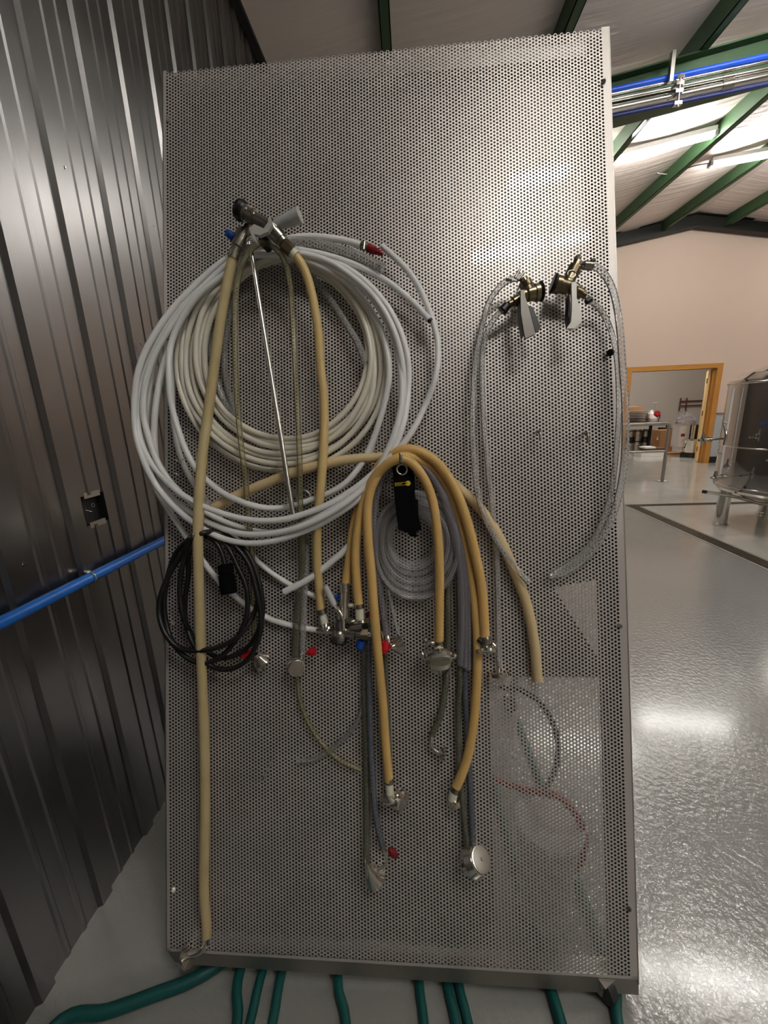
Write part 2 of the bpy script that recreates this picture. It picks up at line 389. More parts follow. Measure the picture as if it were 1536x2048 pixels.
# room beyond the doorway
RY = 14.6
g = G()
quad(g, (4.2, RY, 0), (11.5, RY, 0), (11.5, RY, 3), (4.2, RY, 3)); quad(g, (4.2, YF+.15, 0), (4.2, RY, 0), (4.2, RY, 3), (4.2, YF+.15, 3))
quad(g, (11.5, YF+.15, 0), (11.5, RY, 0), (11.5, RY, 3), (11.5, YF+.15, 3)); quad(g, (4.2, YF+.15, 3), (11.5, YF+.15, 3), (11.5, RY, 3), (4.2, RY, 3))
struct('wall_store', g, DRY2)
# door casing and jamb, hinged leaf
door = sroot('door_1')
for nm, lo, hi, mt in (('door_jamb', (DL-.09, YF-.02, 0), (DL+.02, YF+.17, DT+.02), WOOD), ('door_jamb', (DR-.02, YF-.02, 0), (DR+.09, YF+.17, DT+.02), WOOD),
                   ('door_head', (DL-.09, YF-.021, DT-.0), (DR+.09, YF+.17, DT+.10), WOODX), ('door_stop', (DR-.045, YF+.06, 0), (DR-.02, YF+.1, DT), WOOD)):
    g = G(); box(g, lo, hi); obj(nm, g, mt, door)
# leaf opened into this hall, seen along its edge
hx, hy = DR-.05, YF+.16
le = YP(1391, 915, 10.55); a = math.atan2(10.55-hy, le[0]-hx); dx, dy = math.cos(a), math.sin(a)
def DM(u, v, z): return (hx+dx*u-dy*v, hy+dy*u+dx*v, z)
g = G(); box(g, (.0, -.022, .01), (.9, .022, DT-.02), DM); leaf = obj('door_leaf', g, WOODL, door)
g = G(); box(g, (.80, .022, 1.2), (.86, .026, 1.62), DM); obj('latch_plate', g, DRED, leaf)
for z in (1.75, 1.05, .25):
    g = G(); lathe(g, DM(-.012, .03, z), DM(-.012, .03, z+.11), cyl(.009)); box(g, (-.06, .022, z), (.05, .026, z+.11), DM); obj('hinge', g, BRASS, leaf)

# floor drain, nearside run along y and far run along x, with a pale curb
dr = thing('trench_drain', 'L-shaped slotted trench drain set in the floor around the brewing tank', 'drain', (DX, DY, 0))
g = G(); box(g, (DX-.085, -1.5, .0), (DX+.085, DY+.075, .004)); box(g, (DX-.085, DY-.075, .0), (XR-.5, DY+.075, .0042)); obj('channel', g, CURB, dr)
g = G(); box(g, (DX-.065, -1.5, .0042), (DX+.065, DY+.055, .006)); box(g, (DX-.065, DY-.055, .0042), (XR-.5, DY+.055, .0062)); obj('slot_shade', g, DARK, dr)  # flush dark plate, shade of the open slots put into its colour
g = G(); y = -1.4
while y < DY+.05:
    box(g, (DX-.062, y, .006), (DX+.062, y+.012, .009)); y += .026
for xx in (-.063, -.022, .018, .059): box(g, (DX+xx, -1.5, .0062), (DX+xx+.006, DY+.05, .0092))
x = DX+.07
while x < 9:
    box(g, (x, DY-.052, .006), (x+.012, DY+.052, .009)); x += .026
obj('grate', g, GRATE, dr, kind='stuff')

# light fittings
TUBE = emis('lit_tube', (1, .965, .91, 1), TUBE_POWER)
for i, (x0, x1, y, lf) in enumerate(LAMPS):
    za, zb = roofz(x0)-.10, roofz(x1)-.10
    where = {0: 'lit tube light on the ceiling between panel edge and ridge, above the far wall', 1: 'lit tube light hanging right of the ridge, wired from its left end'}.get(i, None)
    t = thing('tube_light', where or 'lit ceiling tube light outside the picture, known from reflections or added for exposure', 'light', ((x0+x1)/2, y, (za+zb)/2), 'tube lights on the ceiling')
    g = G(); v = []
    for x, z in ((x0, za), (x1, zb)):
        v += [(x, y-.045, z), (x, y+.045, z), (x, y+.045, z+.05), (x, y-.045, z+.05)]
    g.add(v, [(0, 1, 2, 3), (4, 7, 6, 5), (0, 4, 5, 1), (3, 2, 6, 7), (0, 3, 7, 4), (1, 5, 6, 2)], False); obj('housing', g, WHITEP, t)
    g = G(); lathe(g, (x0+.03, y, za-.034), (x1-.03, y, zb-.034), cyl(.034), 12); obj('tube', g, TUBE, t)
    for (xx, zz) in ((x0, za), (x1, zb)):
        g = G(); box(g, (xx-.02, y-.04, zz-.05), (xx+.02, y+.04, zz+.01)); obj('end_cap', g, ALU, t)
    if i == 1:
        g = G(); tube(g, [(x0, y, za), (x0-.2, y+.05, za+.0), (x0-.5, y+.1, za-.05), (x0-.75, y+.15, za+.02)], .008, 6); obj('cable', g, DARKSTEEL, t)
t = thing('tube_light', 'lit tube light inside the store room, hidden above the doorway', 'light', (7.0, 12, 2.9), 'tube lights on the ceiling')
g = G(); lathe(g, (6.2, 11.2, 2.9), (7.6, 11.2, 2.9), cyl(.055), 10); obj('tube', g, TUBE, t)
g = G(); box(g, (6.15, 11.15, 2.93), (7.65, 11.25, 2.99)); obj('housing', g, WHITEP, t)

# pipes slung along the green rafter
def raft_pipe(name, lab, q0, q1, r, m, cat='pipe'):
    p, q = YP(*q0, 4.36), YP(*q1, 4.36); s = (q[2]-p[2])/(q[0]-p[0])
    a = p-np.array([1, 0, s])*(p[0]-.4); b = p+np.array([1, 0, s])*(RIDX-.1-p[0])
    t = thing(name, lab, cat, (a[0], a[1], a[2])); g = G(); lathe(g, a, b, cyl(r), 14); obj('pipe_run', g, m, t)
    return t, p, s
raft_pipe('conduit', 'bright blue pipe, topmost of those along the green roof beam', (1224, 181), (1536, 112), .022, BLUEP2)
P_ = []
for lab, a, b, r in (('thin steel pipe just under the blue pipe on the roof beam', (1224, 189), (1536, 123), .013), ('medium steel pipe, between the thin and the thick on the roof beam', (1224, 201), (1536, 138), .018),
                     ('thick steel pipe, lowest steel one on the green roof beam', (1224, 220), (1536, 154), .034)):
    t, p, s = raft_pipe('steel_pipe', lab, a, b, r, CHROME); P_.append((t, p, s, r))
    px = YP(1452, 150, 4.36)[0]
    g = G(); z = p[2]+s*(px-p[0]); lathe(g, (px-.03, 4.36, z-s*.03), (px+.06, 4.36, z+s*.06), [(0, r*1.15), (1, r*1.15)], 14); obj('coupling', g, DARKSTEEL, t)
raft_pipe('conduit', 'thin dark blue pipe under the thick steel pipe on the beam', (1224, 233), (1536, 168), .012, mat('navy_pipe', rgb(28, 44, 110)))
hg = thing('pipe_hanger', 'bolted clamp bracket holding the pipes to the green roof beam', 'bracket', YP(1358, 160, 4.3))
p0 = YP(1362, 148, 4.3); p1 = YP(1355, 214, 4.3)
g = G(); lathe(g, p0, p1, cyl(.009), 8); obj('threaded_rod', g, FRAME, hg)
for yy in (155, 168, 184, 208):
    g = G(); c = YP(1360-(yy-150)*.1, yy, 4.31); box(g, (c[0]-.03, c[1]-.02, c[2]-.012), (c[0]+.03, c[1]+.02, c[2]+.012)); obj('clamp', g, CHROME, hg)
g = G(); c = YP(1345, 118, 4.32); box(g, (c[0]-.015, c[1]-.02, c[2]-.16), (c[0]+.015, c[1]+.02, c[2]+.05)); obj('beam_clip', g, FRAME, hg)
# pale strip light housing hanging near the second purlin (unlit strut)
st = thing('roof_strut', 'pale diagonal roof strut behind the green beam', 'strut', YP(1262, 265, 5.2))
g = G(); a, b = YP(1296, 237, 5.0), YP(1246, 294, 6.0)
lathe(g, a, b, cyl(.022), 4); obj('bar', g, WHITEP, st)

# blue air line on the wall with strap
ap = thing('air_pipe', 'blue compressed air pipe running along the corrugated metal wall', 'pipe', (WX+.035, .5, 1.0))
PX = WX+.036
za = XP(0, 1247, PX); zb = XP(325, 1082, PX); sl = (zb[2]-za[2])/(zb[1]-za[1])
g = G(); lathe(g, (PX, -1.5, za[2]+sl*(-1.5-za[1])), (PX, 6, za[2]+sl*(6-za[1])), cyl(.0155), 20); obj('pipe_run', g, BLUEP, ap)
c = XP(180, 1150, PX); cz = za[2]+sl*(c[1]-za[1])
g = G(); torus(g, (PX, c[1], cz), (0, 1, sl), .017, .003, 20); box(g, (WX+.015, c[1]-.008, cz+.012), (PX, c[1]+.008, cz+.02)); obj('pipe_strap', g, CHROME, ap)

# ================================================================== HOSE BOARD
BC = PC-PB*PH/2
board = thing('hose_board', 'tall leaning perforated stainless steel board on casters that holds all the hoses', 'hose rack', (float(BC[0]), float(BC[1]), 0))
def perforated():
    p = .009525; dx = p*math.sqrt(3)/2; r = .00305; R = p/math.sqrt(3)
    mgx0, mgx1 = .006, .013
    nc = int((PW-mgx0-mgx1-2*R)/dx)+1; nr = int((PH-.010)/p)
    xs = -PW/2+mgx0+R+np.arange(nc)*dx; zs = -PH/2+.006+p*.5+np.arange(nr)*p
    X, Z = np.meshgrid(xs, zs, indexing='ij'); Z = Z+np.where(np.arange(nc)[:, None] % 2, p/2, 0.)
    Cn = np.stack([X.ravel(), Z.ravel()], 1); keep = Cn[:, 1] < PH/2-.006
    Cn = Cn[keep]
    # a few screw heads replace holes
    n = len(Cn); T = .002
    ha = np.arange(12)*PI/6; xa = np.arange(6)*PI/3
    hole = np.stack([np.cos(ha), np.sin(ha)], 1)*r; hexa = np.stack([np.cos(xa), np.sin(xa)], 1)*R
    loc = np.concatenate([hexa, hole, hole]); dep = np.array([0.]*18+[-T]*12)
    P2 = Cn[:, None, :]+loc[None]; D = np.broadcast_to(dep, (n, 30))
    V = PC+P2[..., 0:1]*PA+P2[..., 1:2]*PB+D[..., None]*PN
    tr = []
    for k in range(6):
        H0, H1 = k, (k+1) % 6; a, b, c = 6+2*k, 6+2*k+1, 6+(2*k+2) % 12
        tr += [(H0, b, a), (H0, H1, b), (H1, c, b)]
    for k in range(12):
        a, b = 6+k, 6+(k+1) % 12; tr += [(a, b, b+12), (a, b+12, a+12)]
    tr = np.array(tr); F = (tr[None]+(np.arange(n)*30)[:, None, None]).reshape(-1, 3)
    return V.reshape(-1, 3), F, xs, zs
V, F, hxs, hzs = perforated()
V = V-np.array(board.location)
me = bpy.data.meshes.new('perforated_sheet'); me.vertices.add(len(V)); me.vertices.foreach_set('co', V.ravel())
me.loops.add(F.size); me.loops.foreach_set('vertex_index', F.ravel().astype(np.int32)); me.polygons.add(len(F))
me.polygons.foreach_set('loop_start', np.arange(0, F.size, 3, dtype=np.int32)); me.polygons.foreach_set('loop_total', np.full(len(F), 3, dtype=np.int32))
me.update(calc_edges=True); me.materials.append(STEEL); me.materials.append(HOLEWALL)
me.shade_flat()
me.polygons.foreach_set('material_index', np.tile(np.array([0]*18+[1]*24, dtype=np.int32), len(F)//42))
psheet = link(bpy.data.objects.new('perforated_sheet', me), board)
M = lambda a, b, d: PL(a, b, d)
# solid margins, side returns, framework behind
g = G()
box(g, (-PW/2, -PH/2, -.002), (hxs[0]-.0031, PH/2, -.0002), M); box(g, (hxs[-1]+.0031, -PH/2, -.002), (PW/2, PH/2, -.0002), M)
box(g, (-PW/2, -PH/2, -.002), (PW/2, hzs[0]-.0035, -.0002), M)
obj('sheet_margin', g, STEEL, board)
g = G(); box(g, (PW/2, -PH/2-.012, -.045), (PW/2+.003, PH/2, .0), M); box(g, (PW/2+.0035, -PH/2-.012, -.035), (PW/2+.006, PH/2, -.006), M); obj('side_flange', g, FRAME, board)
g = G(); box(g, (-PW/2-.003, -PH/2, -.06), (-PW/2, PH/2, .0), M); box(g, (-PW/2-.007, -PH/2, -.05), (-PW/2-.004, PH/2, -.008), M); obj('side_flange', g, FRAME, board)
g = G(); prism(g, [(-PW/2+.045, -PH/2-.034), (PW/2+.003, -PH/2-.040), (PW/2+.003, -PH/2), (-PW/2, -PH/2+.0), (-PW/2+.02, -PH/2-.03)], -.05, -.0025, M); obj('bottom_rail', g, FRAME, board)
for s in (-1, 1):
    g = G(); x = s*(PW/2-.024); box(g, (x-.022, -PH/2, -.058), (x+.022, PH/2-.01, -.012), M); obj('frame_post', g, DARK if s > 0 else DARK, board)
g = G(); box(g, (-PW/2+.05, PH/2-.06, -.058), (PW/2-.05, PH/2-.02, -.014), M); obj('frame_rail', g, FRAME, board)
# solid backing sheet, clipped at lower right; lower left run added to darken the holes
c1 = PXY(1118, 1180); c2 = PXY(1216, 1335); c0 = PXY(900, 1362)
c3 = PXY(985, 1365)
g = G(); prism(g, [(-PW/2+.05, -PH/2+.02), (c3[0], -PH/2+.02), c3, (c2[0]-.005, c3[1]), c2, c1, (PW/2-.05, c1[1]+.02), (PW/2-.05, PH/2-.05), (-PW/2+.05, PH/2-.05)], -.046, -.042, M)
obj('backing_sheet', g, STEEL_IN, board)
# rear struts down to the casters
for s in (-1, 1):
    g = G(); lathe(g, PL(s*.55, .4, -.06), (s*.55-.08, 1.75, .09), cyl(.02), 4); obj('rear_strut', g, FRAME, board)
# bolts
for q in [(337, 238), (1207, 163), (346, 1247), (1240, 1252), (347, 1780), (1258, 1818)]:
    g = G(); lathe(g, PP(*q, 0), PP(*q, .004), [(0, .006), (1, .0055)], 14); lathe(g, PP(*q, .004), PP(*q, .009), [(0, .004), (1, .0035)], 6); obj('bolt', g, CHROME, board)
def caster(p, r=.035, ang=.5):
    c, s_ = math.cos(ang), math.sin(ang); ax = np.array([c, s_, 0]); P0 = np.array([p[0], p[1], r])
    g = G(); lathe(g, P0-ax*.014, P0+ax*.014, [(0, r*.7), (.12, r), (.88, r), (1, r*.7)], 28)
    wheel = obj('caster', g, mat('dark_caster_rubber', rgb(38, 38, 38), 0, .5), board)
    FM = lambda a, b, z: (p[0]+c*a-s_*b, p[1]+s_*a+c*b, z)
    g = G(); lathe(g, P0-ax*.019, P0+ax*.019, [(0, r*.4), (1, r*.4)], 16)
    box(g, (-.021, -.014, r-.004), (-.017, .014, r*2+.002), FM); box(g, (.017, -.014, r-.004), (.021, .014, r*2+.002), FM); box(g, (-.022, -.02, r*2+.001), (.022, .02, r*2+.005), FM)
    obj('caster_fork', g, FRAME, wheel)
caster((.455, .736)); caster((-.60, .76)); caster((.46, 1.75), .04); caster((-.62, 1.75), .04)
# pegs and hooks
def hook(q, px, d=.05, r=.0028, up=8):
    g = G(); tube(g, [PP(q[0], q[1], 0), PP(q[0], q[1], d*.6), PP(q[0]+px*.5, q[1]+3, d*.85), PP(q[0]+px, q[1], d), PP(q[0]+px, q[1]-up, d)], r, 8)
    return obj('hook', g, DARKSTEEL, board)
hook((800, 921), 1, .13, .004, 14); hook((378, 1072), 8, .10, .004, 4); hook((1040, 570), 4, .05); hook((1156, 545), 3, .06, up=14)
hook((1075, 862), 5, .03, .0032, -20); hook((1168, 866), 8, .03, .0032, -20)
hook((520, 478), 2, .10, .004, 10)
g = G(); lathe(g, PP(528, 520, .0), PP(530, 516, .03), [(0, .022), (.5, .022), (.55, .014), (1, .012)], 20); obj('hook_plate', g, DARKSTEEL, board)
g = G(); lathe(g, PP(1221, 705, 0), PP(1221, 705, .02), cyl(.005), 10); lathe(g, PP(1221, 705, .012), PP(1221, 705, .018), cyl(.009), 10); obj('peg', g, BLACK, board)

# ------------------------------------------------------------------ hoses
def hpath(pts, d):
    if not isinstance(d, (list, tuple)): d = [d]*len(pts)
    if len(d) < len(pts): d = list(np.interp(np.linspace(0, 1, len(pts)), np.linspace(0, 1, len(d)), d))
    return [PP(x, y, e) for (x, y), e in zip(pts, d)]
def crop(pts, ox, oy, s): return [(ox+x*s, oy+y*s) for x, y in pts]
def hose(name, lab, pts, d, rpx, m, cat='hose', group=None, part='hose_wall', sides=12):
    P = hpath(pts, d); t = thing(name, lab, cat, P[len(P)//2], group)
    g = G(); tube(g, P, rpx*K, sides); obj(part, g, m, t); return t
def part(t, name, m, fn, **kw):
    g = G(); fn(g); return obj(name, g, m, t, **kw)
def clampband(t, q0, q1, r, d, m=CHROME):
    part(t, 'hose_clamp', m, lambda g: rod(g, q0, q1, [(0, r), (0, r+.8), (1, r+.8), (1, r)], d))

# --- white coil (several loops of one hose), loop keys as zoomed survey points
Z1 = (240, 380, .4297)
def L(*p): return crop(p, *Z1)
outer = [
 L((1220, 262), (1340, 380), (1420, 520), (1475, 700), (1470, 860), (1420, 1000), (1340, 1150), (1220, 1280), (1090, 1390), (950, 1470), (750, 1535), (560, 1525), (340, 1450), (190, 1330), (105, 1190), (80, 1000), (130, 790), (270, 565), (500, 330)),
 L((640, 262), (830, 290), (1000, 350), (1180, 500), (1290, 700), (1318, 930), (1275, 1180), (1160, 1360), (960, 1495), (740, 1590), (560, 1570), (380, 1490), (230, 1350), (150, 1200), (108, 1010), (150, 790), (290, 560), (500, 345)),
 L((650, 270), (850, 300), (1060, 370), (1230, 520), (1325, 720), (1345, 920), (1300, 1150), (1150, 1400), (940, 1550), (700, 1635), (510, 1630), (340, 1545), (195, 1410), (108, 1250), (65, 1060), (100, 800), (250, 545), (500, 318)),
 L((640, 285), (880, 320), (1120, 450), (1260, 650), (1312, 880), (1290, 1090), (1190, 1320), (1040, 1460), (860, 1560), (680, 1600), (520, 1590), (330, 1500), (200, 1380), (160, 1180), (170, 960), (225, 740), (340, 530), (520, 360)),
 L((650, 300), (880, 335), (1080, 450), (1200, 620), (1250, 820), (1225, 1010), (1150, 1230), (1040, 1370), (890, 1445), (740, 1478), (600, 1462), (450, 1390), (330, 1260), (255, 1060), (228, 900), (245, 700), (350, 505), (520, 370))]
def spiral(loops, jit=0., d0=.02, d1=.075, seed=3):
    rnd = random.Random(seed); P = []
    for i, lp in enumerate(loops):
        nn = len(lp)
        for j, (x, y) in enumerate(lp):
            t = j/nn; d = d0+(d1-d0)*rnd.random()*.4+(d1-d0)*.6*abs(math.sin(PI*t*1.0+i*1.3))
            # the bundle closes up where it hangs from the hook
            P.append(PP(x+rnd.uniform(-jit, jit), y+rnd.uniform(-jit, jit), d))
    return P
P = spiral(outer, 1.2, .03, .085)
t = thing('white_hose', 'outer white poly hose coil, largest loops reaching past the left board edge', 'hose', P[0])
part(t, 'hose_wall', WHITE, lambda g: tube(g, P, 5.9*K, 10))
# inner, ivory loops
inn = []
for (lx, by, rx, ty, cyo) in [(392, 1158, 1150, 330, 0), (372, 1180, 1175, 318, 10), (350, 1200, 1190, 308, 20), (330, 1225, 1165, 300, 0), (305, 1250, 1215, 292, 10), (285, 1275, 1185, 300, 20), (268, 1305, 1235, 290, 10)]:
    lp = []
    for kk in range(14):
        th = -PI/2 + (kk+.5)*2*PI/14
        cx_, cy_ = (lx+rx)/2, (ty+by)/2; a_, b_ = (rx-lx)/2, (by-ty)/2
        x = cx_+a_*math.cos(th)*(1+.05*math.sin(th)); y = cy_+b_*math.sin(th)+cyo*math.cos(th)
        if y < 520: x = x+(640-x)*(520-y)/520*.25
        lp.append((x, y))
    inn.append(crop(lp, *Z1))
P2 = spiral(inn, 1.6, .012, .05, 5)
t = thing('white_hose', 'inner ivory poly hose coil, tight loops stained cream at the bottom', 'hose', P2[0])
part(t, 'hose_wall', CREAMW, lambda g: tube(g, P2, 5.6*K, 10))
# loose strands of white hose
t = hose('white_hose', 'white poly hose strand ending in a black tip at the far right of the coil', L((600, 300), (760, 275), (900, 290), (1060, 335), (1220, 410), (1350, 510), (1440, 605)), [.05, .06, .06, .05, .04, .04, .05], 5.7, WHITE)
part(t, 'open_end', BLACK, lambda g: rod(g, L((1438, 603))[0], L((1447, 612))[0], cyl(5.3), .05))
t = hose('white_hose', 'white poly hose strand whose black tip points up inside the coil right side', L((1217, 722), (1240, 850), (1230, 980), (1200, 1110), (1165, 1220)), .03, 5.2, WHITE)
part(t, 'open_end', BLACK, lambda g: rod(g, L((1214, 712))[0], L((1217, 722))[0], cyl(4.8), .03))
hose('white_hose', 'white poly hose dropping from the coil past the black cable to the coupler', [(400, 562), (350, 620), (318, 690), (300, 770), (292, 860), (298, 930), (313, 980), (336, 1018), (374, 1075), (408, 1125), (436, 1160), (467, 1190), (505, 1219), (545, 1240), (592, 1253), (640, 1261), (672, 1262)], [.03, .03, .03, .04, .03, .02, .015, .012], 5.6, WHITE)
hose('white_hose', 'white poly hose running diagonally through the black cable loop', [(420, 570), (375, 630), (352, 700), (345, 800), (352, 880), (372, 940), (400, 985), (424, 1016), (450, 1048), (474, 1078), (500, 1105), (518, 1125), (549, 1150), (592, 1176), (624, 1190), (646, 1200)], [.02, .02, .02, .018, .015], 5.2, WHITE)
t = hose('white_hose', 'short white hose with a cut end pointing down left above the coupler', [(568, 1184), (600, 1168), (630, 1150), (660, 1126), (690, 1100), (725, 1060)], .03, 6.6, WHITE)
for yy in (918, 945):
    part(t, 'spring_clip', CHROME, lambda g: [tube(g, [PP(348+10*k, yy+(k % 2)*4, .03+.006*((k+1) % 2)) for k in range(3)], .0012, 6)])
# hose with red fitting
t = hose('white_hose', 'translucent white hose ending in a clamp and dark red fitting', [(560, 482), (600, 474), (640, 474), (690, 481), (724, 491)], [.06, .05, .05, .045, .04], 6.2, WHITE)
clampband(t, (722, 490), (735, 494), 7, .04, DARKSTEEL)
part(t, 'clamp_screw', DARKSTEEL, lambda g: rod(g, (729, 484), (727, 500), cyl(3.4), .052))
part(t, 'red_fitting', DRED, lambda g: rod(g, (736, 495), (766, 509), [(0, 8), (.45, 8), (.46, 6), (.6, 6.5), (.62, 5), (.78, 5.2), (.8, 3.6), (1, 3.4)], .04))
# spiral reinforced suction hoses
def spiralhose(lab, pts, d, rpx):
    P = hpath(pts, d); t = thing('suction_hose', lab, 'hose', P[0]); r = rpx*K
    part(t, 'hose_wall', CLEAR, lambda g: tube(g, P, r, 12))
    C = np.array(catmull(P, .0016)); n = len(C); Tn = np.gradient(C, axis=0); Tn /= np.linalg.norm(Tn, axis=1)[:, None]
    s = np.concatenate([[0], np.cumsum(np.linalg.norm(np.diff(C, axis=0), axis=1))]); pitch = .0065
    S = np.arange(0, s[-1], pitch/8); Q = []
    nr = np.cross(Tn[0], [.3, .8, .5])
    for v in S:
        i = min(n-2, np.searchsorted(s, v)); c = C[i]; tt = Tn[i]; nr = nr-tt*(nr@tt); nr /= np.linalg.norm(nr); b = np.cross(tt, nr)
        a = 2*PI*v/pitch; Q.append(c+r*.96*(math.cos(a)*nr+math.sin(a)*b))
    part(t, 'coil_wire', FRAME, lambda g: tube(g, Q, .0006, 4, smoothp=False))
    return t
spiralhose('clear suction hose with a wire coil, its end lying over the coil top right', L((600, 245), (760, 240), (880, 245), (1000, 275), (1110, 310), (1225, 365)), [.05, .055, .055, .05, .05, .05], 9.5)
spiralhose('clear wire-reinforced hose inside the white coil ending at mid right', L((1140, 805), (1110, 720), (1050, 620), (970, 500), (880, 400), (760, 330), (620, 340), (500, 430), (430, 560), (415, 680), (430, 800), (470, 950), (530, 1060)), [.05, .04, .03, .02, .02, .03, .03, .02, .015, .015, .015, .015, .015], 6.8)
spiralhose('thin wire-reinforced hose beside the yellowed tube, left inside the coil', L((530, 480), (505, 600), (485, 760), (500, 920), (540, 1040)), .012, 6)

# --- upper left keg coupler with two tan hoses
kc = thing('keg_coupler', 'keg coupler with grey tapered grip at the top left, two tan hoses attached', 'keg coupler', PP(540, 455, .1))
D = .13
part(kc, 'rubber_rim', BLACK, lambda g: rod(g, (477, 418), (493, 427), [(0, 17), (.35, 18.5), (.7, 17), (1, 14)], D, D))
part(kc, 'body', DARKSTEEL, lambda g: rod(g, (486, 423), (556, 462), [(0, 15), (.12, 15), (.13, 12), (.22, 12), (.24, 13.5), (.33, 13.5), (.34, 10.5), (.72, 10.5), (.74, 12.5), (.86, 12.5), (1, 10)], D, D))
part(kc, 'outlet_neck', DARKSTEEL, lambda g: rod(g, (545, 460), (582, 501), [(0, 13), (.45, 13), (.46, 11), (.6, 11), (.62, 9), (1, 9)], D, D-.02))
part(kc, 'hex_nut', BRONZE, lambda g: lathe(g, PP(566, 487, D-.01), PP(584, 503, D-.02), [(0, 11.5*K), (1, 11.5*K)], 6, False))
part(kc, 'lever_yoke', mat('pale_cast_yoke', rgb(196, 194, 188), .35, .35), lambda g: [prism(g, [PXY(x, y, D+.025) for x, y in L((600, 180), (625, 160), (670, 180), (690, 150), (690, 128), (702, 128), (710, 160), (690, 195), (650, 212), (625, 205), (640, 250), (620, 230))], D+.016, D+.026, M)])
part(kc, 'grip', HANDW, lambda g: rod(g, (546, 452), (601, 430), [(0, 8.5), (.08, 8.5), (.9, 14), (.97, 14.5), (1, 13)], D, D+.01))
part(kc, 'grip_collar', BLACK, lambda g: rod(g, (541, 452), (550, 450), [(0, 11), (1, 10)], D))
part(kc, 'black_seat', BLACK, lambda g: rod(g, (524, 470), (538, 500), [(0, 8), (.5, 11), (1, 6)], D-.03))
part(kc, 'side_neck', DARKSTEEL, lambda g: rod(g, (502, 440), (468, 508), [(0, 7), (.3, 7), (.31, 10), (.62, 11), (.63, 12.5), (.8, 12.5), (.82, 9.5), (1, 9.5)], D-.03))
part(kc, 'valve_block', mat('grey_valve_block', rgb(120, 118, 116), .4, .5), lambda g: rod(g, (487, 458), (474, 488), [(0, 8), (.2, 11), (1, 12)], D-.055))
part(kc, 'blue_knob', BLUE, lambda g: rod(g, (454, 463), (468, 478), [(0, 5), (.4, 8), (1, 6)], D-.04))
part(kc, 'hose_clamp', CHROME, lambda g: rod(g, (470, 505), (465, 518), [(0, 10.5), (1, 10.5)], D-.03))
h = part(kc, 'left_hose', TAN_G, lambda g: tube(g, hpath([(468, 508), (456, 560), (441, 640), (430, 720), (417, 820), (406, 900), (400, 970), (396, 1060), (397, 1140), (400, 1250), (405, 1380), (409, 1500), (410, 1620), (408, 1720), (408, 1790), (413, 1850), (413, 1872)], [.10, .09, .08, .07, .06, .07, .08, .085, .075, .06, .04, .03, .022, .02, .02, .02, .02]), 9.6*K, 14))
part(h, 'elbow_pipe', CHROME, lambda g: tube(g, hpath([(413, 1868), (413, 1885), (404, 1900), (390, 1907), (376, 1910)], .022), 6.2*K, 12))
part(h, 'flange', CHROME, lambda g: rod(g, (379, 1911), (373, 1914), [(0, 4), (.3, 19), (1, 19)], .022))
h = part(kc, 'right_hose', TAN, lambda g: tube(g, hpath([(583, 503), (600, 524), (614, 553), (626, 600), (636, 660), (641, 730), (648, 800), (648, 870), (645, 930), (640, 990), (635, 1050), (634, 1110), (637, 1160), (643, 1225)], [.11, .10, .09, .08, .07, .06, .055, .055, .06, .06, .05, .035, .03, .03]), 8.6*K, 14))
part(h, 'hose_collar', MILK, lambda g: rod(g, (580, 500), (592, 512), [(0, 9), (1, 10)], .112, .107))
part(h, 'hose_clamp', DARKSTEEL, lambda g: rod(g, (642, 1218), (645, 1228), [(0, 10), (1, 10)], .03))
part(h, 'barb', MILK, lambda g: rod(g, (645, 1228), (650, 1250), [(0, 7.5), (1, 8)], .03))
part(h, 'flange', CHROME, lambda g: rod(g, (650, 1247), (652, 1262), [(0, 8), (.4, 9), (.5, 19), (.8, 19), (.9, 10), (1, 10)], .03, .034))
# steel dip tube
sp = thing('steel_tube', 'straight polished steel tube hanging inside the coil, slanting down to the right', 'tube', PP(545, 760, .09))
part(sp, 'tube_body', mat('satin_tube_steel', rgb(215, 212, 205), 1, .24), lambda g: rod(g, (503, 505), (586, 1028), [(0, 5), (1, 5)], .095, .075, 16))
# yellowed thin tubing, an upturned U
yt = hose('clear_tube', 'yellowed clear tube looped over the coupler like an upturned U', [(512, 1330), (508, 1230), (505, 1120), (497, 1030), (490, 950), (480, 870), (473, 780), (470, 680), (472, 590), (481, 540), (497, 505), (522, 486), (548, 495), (568, 520), (580, 570), (586, 650), (592, 760), (597, 860), (600, 940), (601, 1030), (603, 1100), (604, 1180), (600, 1250), (597, 1310)],
     [.012, .012, .03, .06, .075, .08, .085, .09, .095, .1, .105, .11, .105, .1, .09, .085, .08, .075, .07, .06, .03, .018, .014, .012], 5.2, CLEARY)
rb = thing('ring_bracket', 'flat steel ring washer behind the hoses under the white coil', 'bracket', PP(605, 995, .01))
part(rb, 'ring', FRAME, lambda g: torus(g, PP(607, 995, .012), PN, .018, .005)); part(rb, 'tab', FRAME, lambda g: [box(g, (PXY(586, 985)[0], PXY(586, 985)[1]-.012, .008), (PXY(600, 985)[0], PXY(600, 985)[1]+.006, .012), M)])
# brass tip of a stub behind the coil
bt = hose('braided_hose', 'short braided hose with a brass tip half hidden under the white coil', [(688, 1020), (700, 1008), (715, 990), (735, 965)], .02, 6, BRAIDG)
part(bt, 'brass_tip', BRASS, lambda g: rod(g, (684, 1023), (693, 1015), [(0, 3.5), (.6, 4), (.61, 6), (1, 6)], .02))

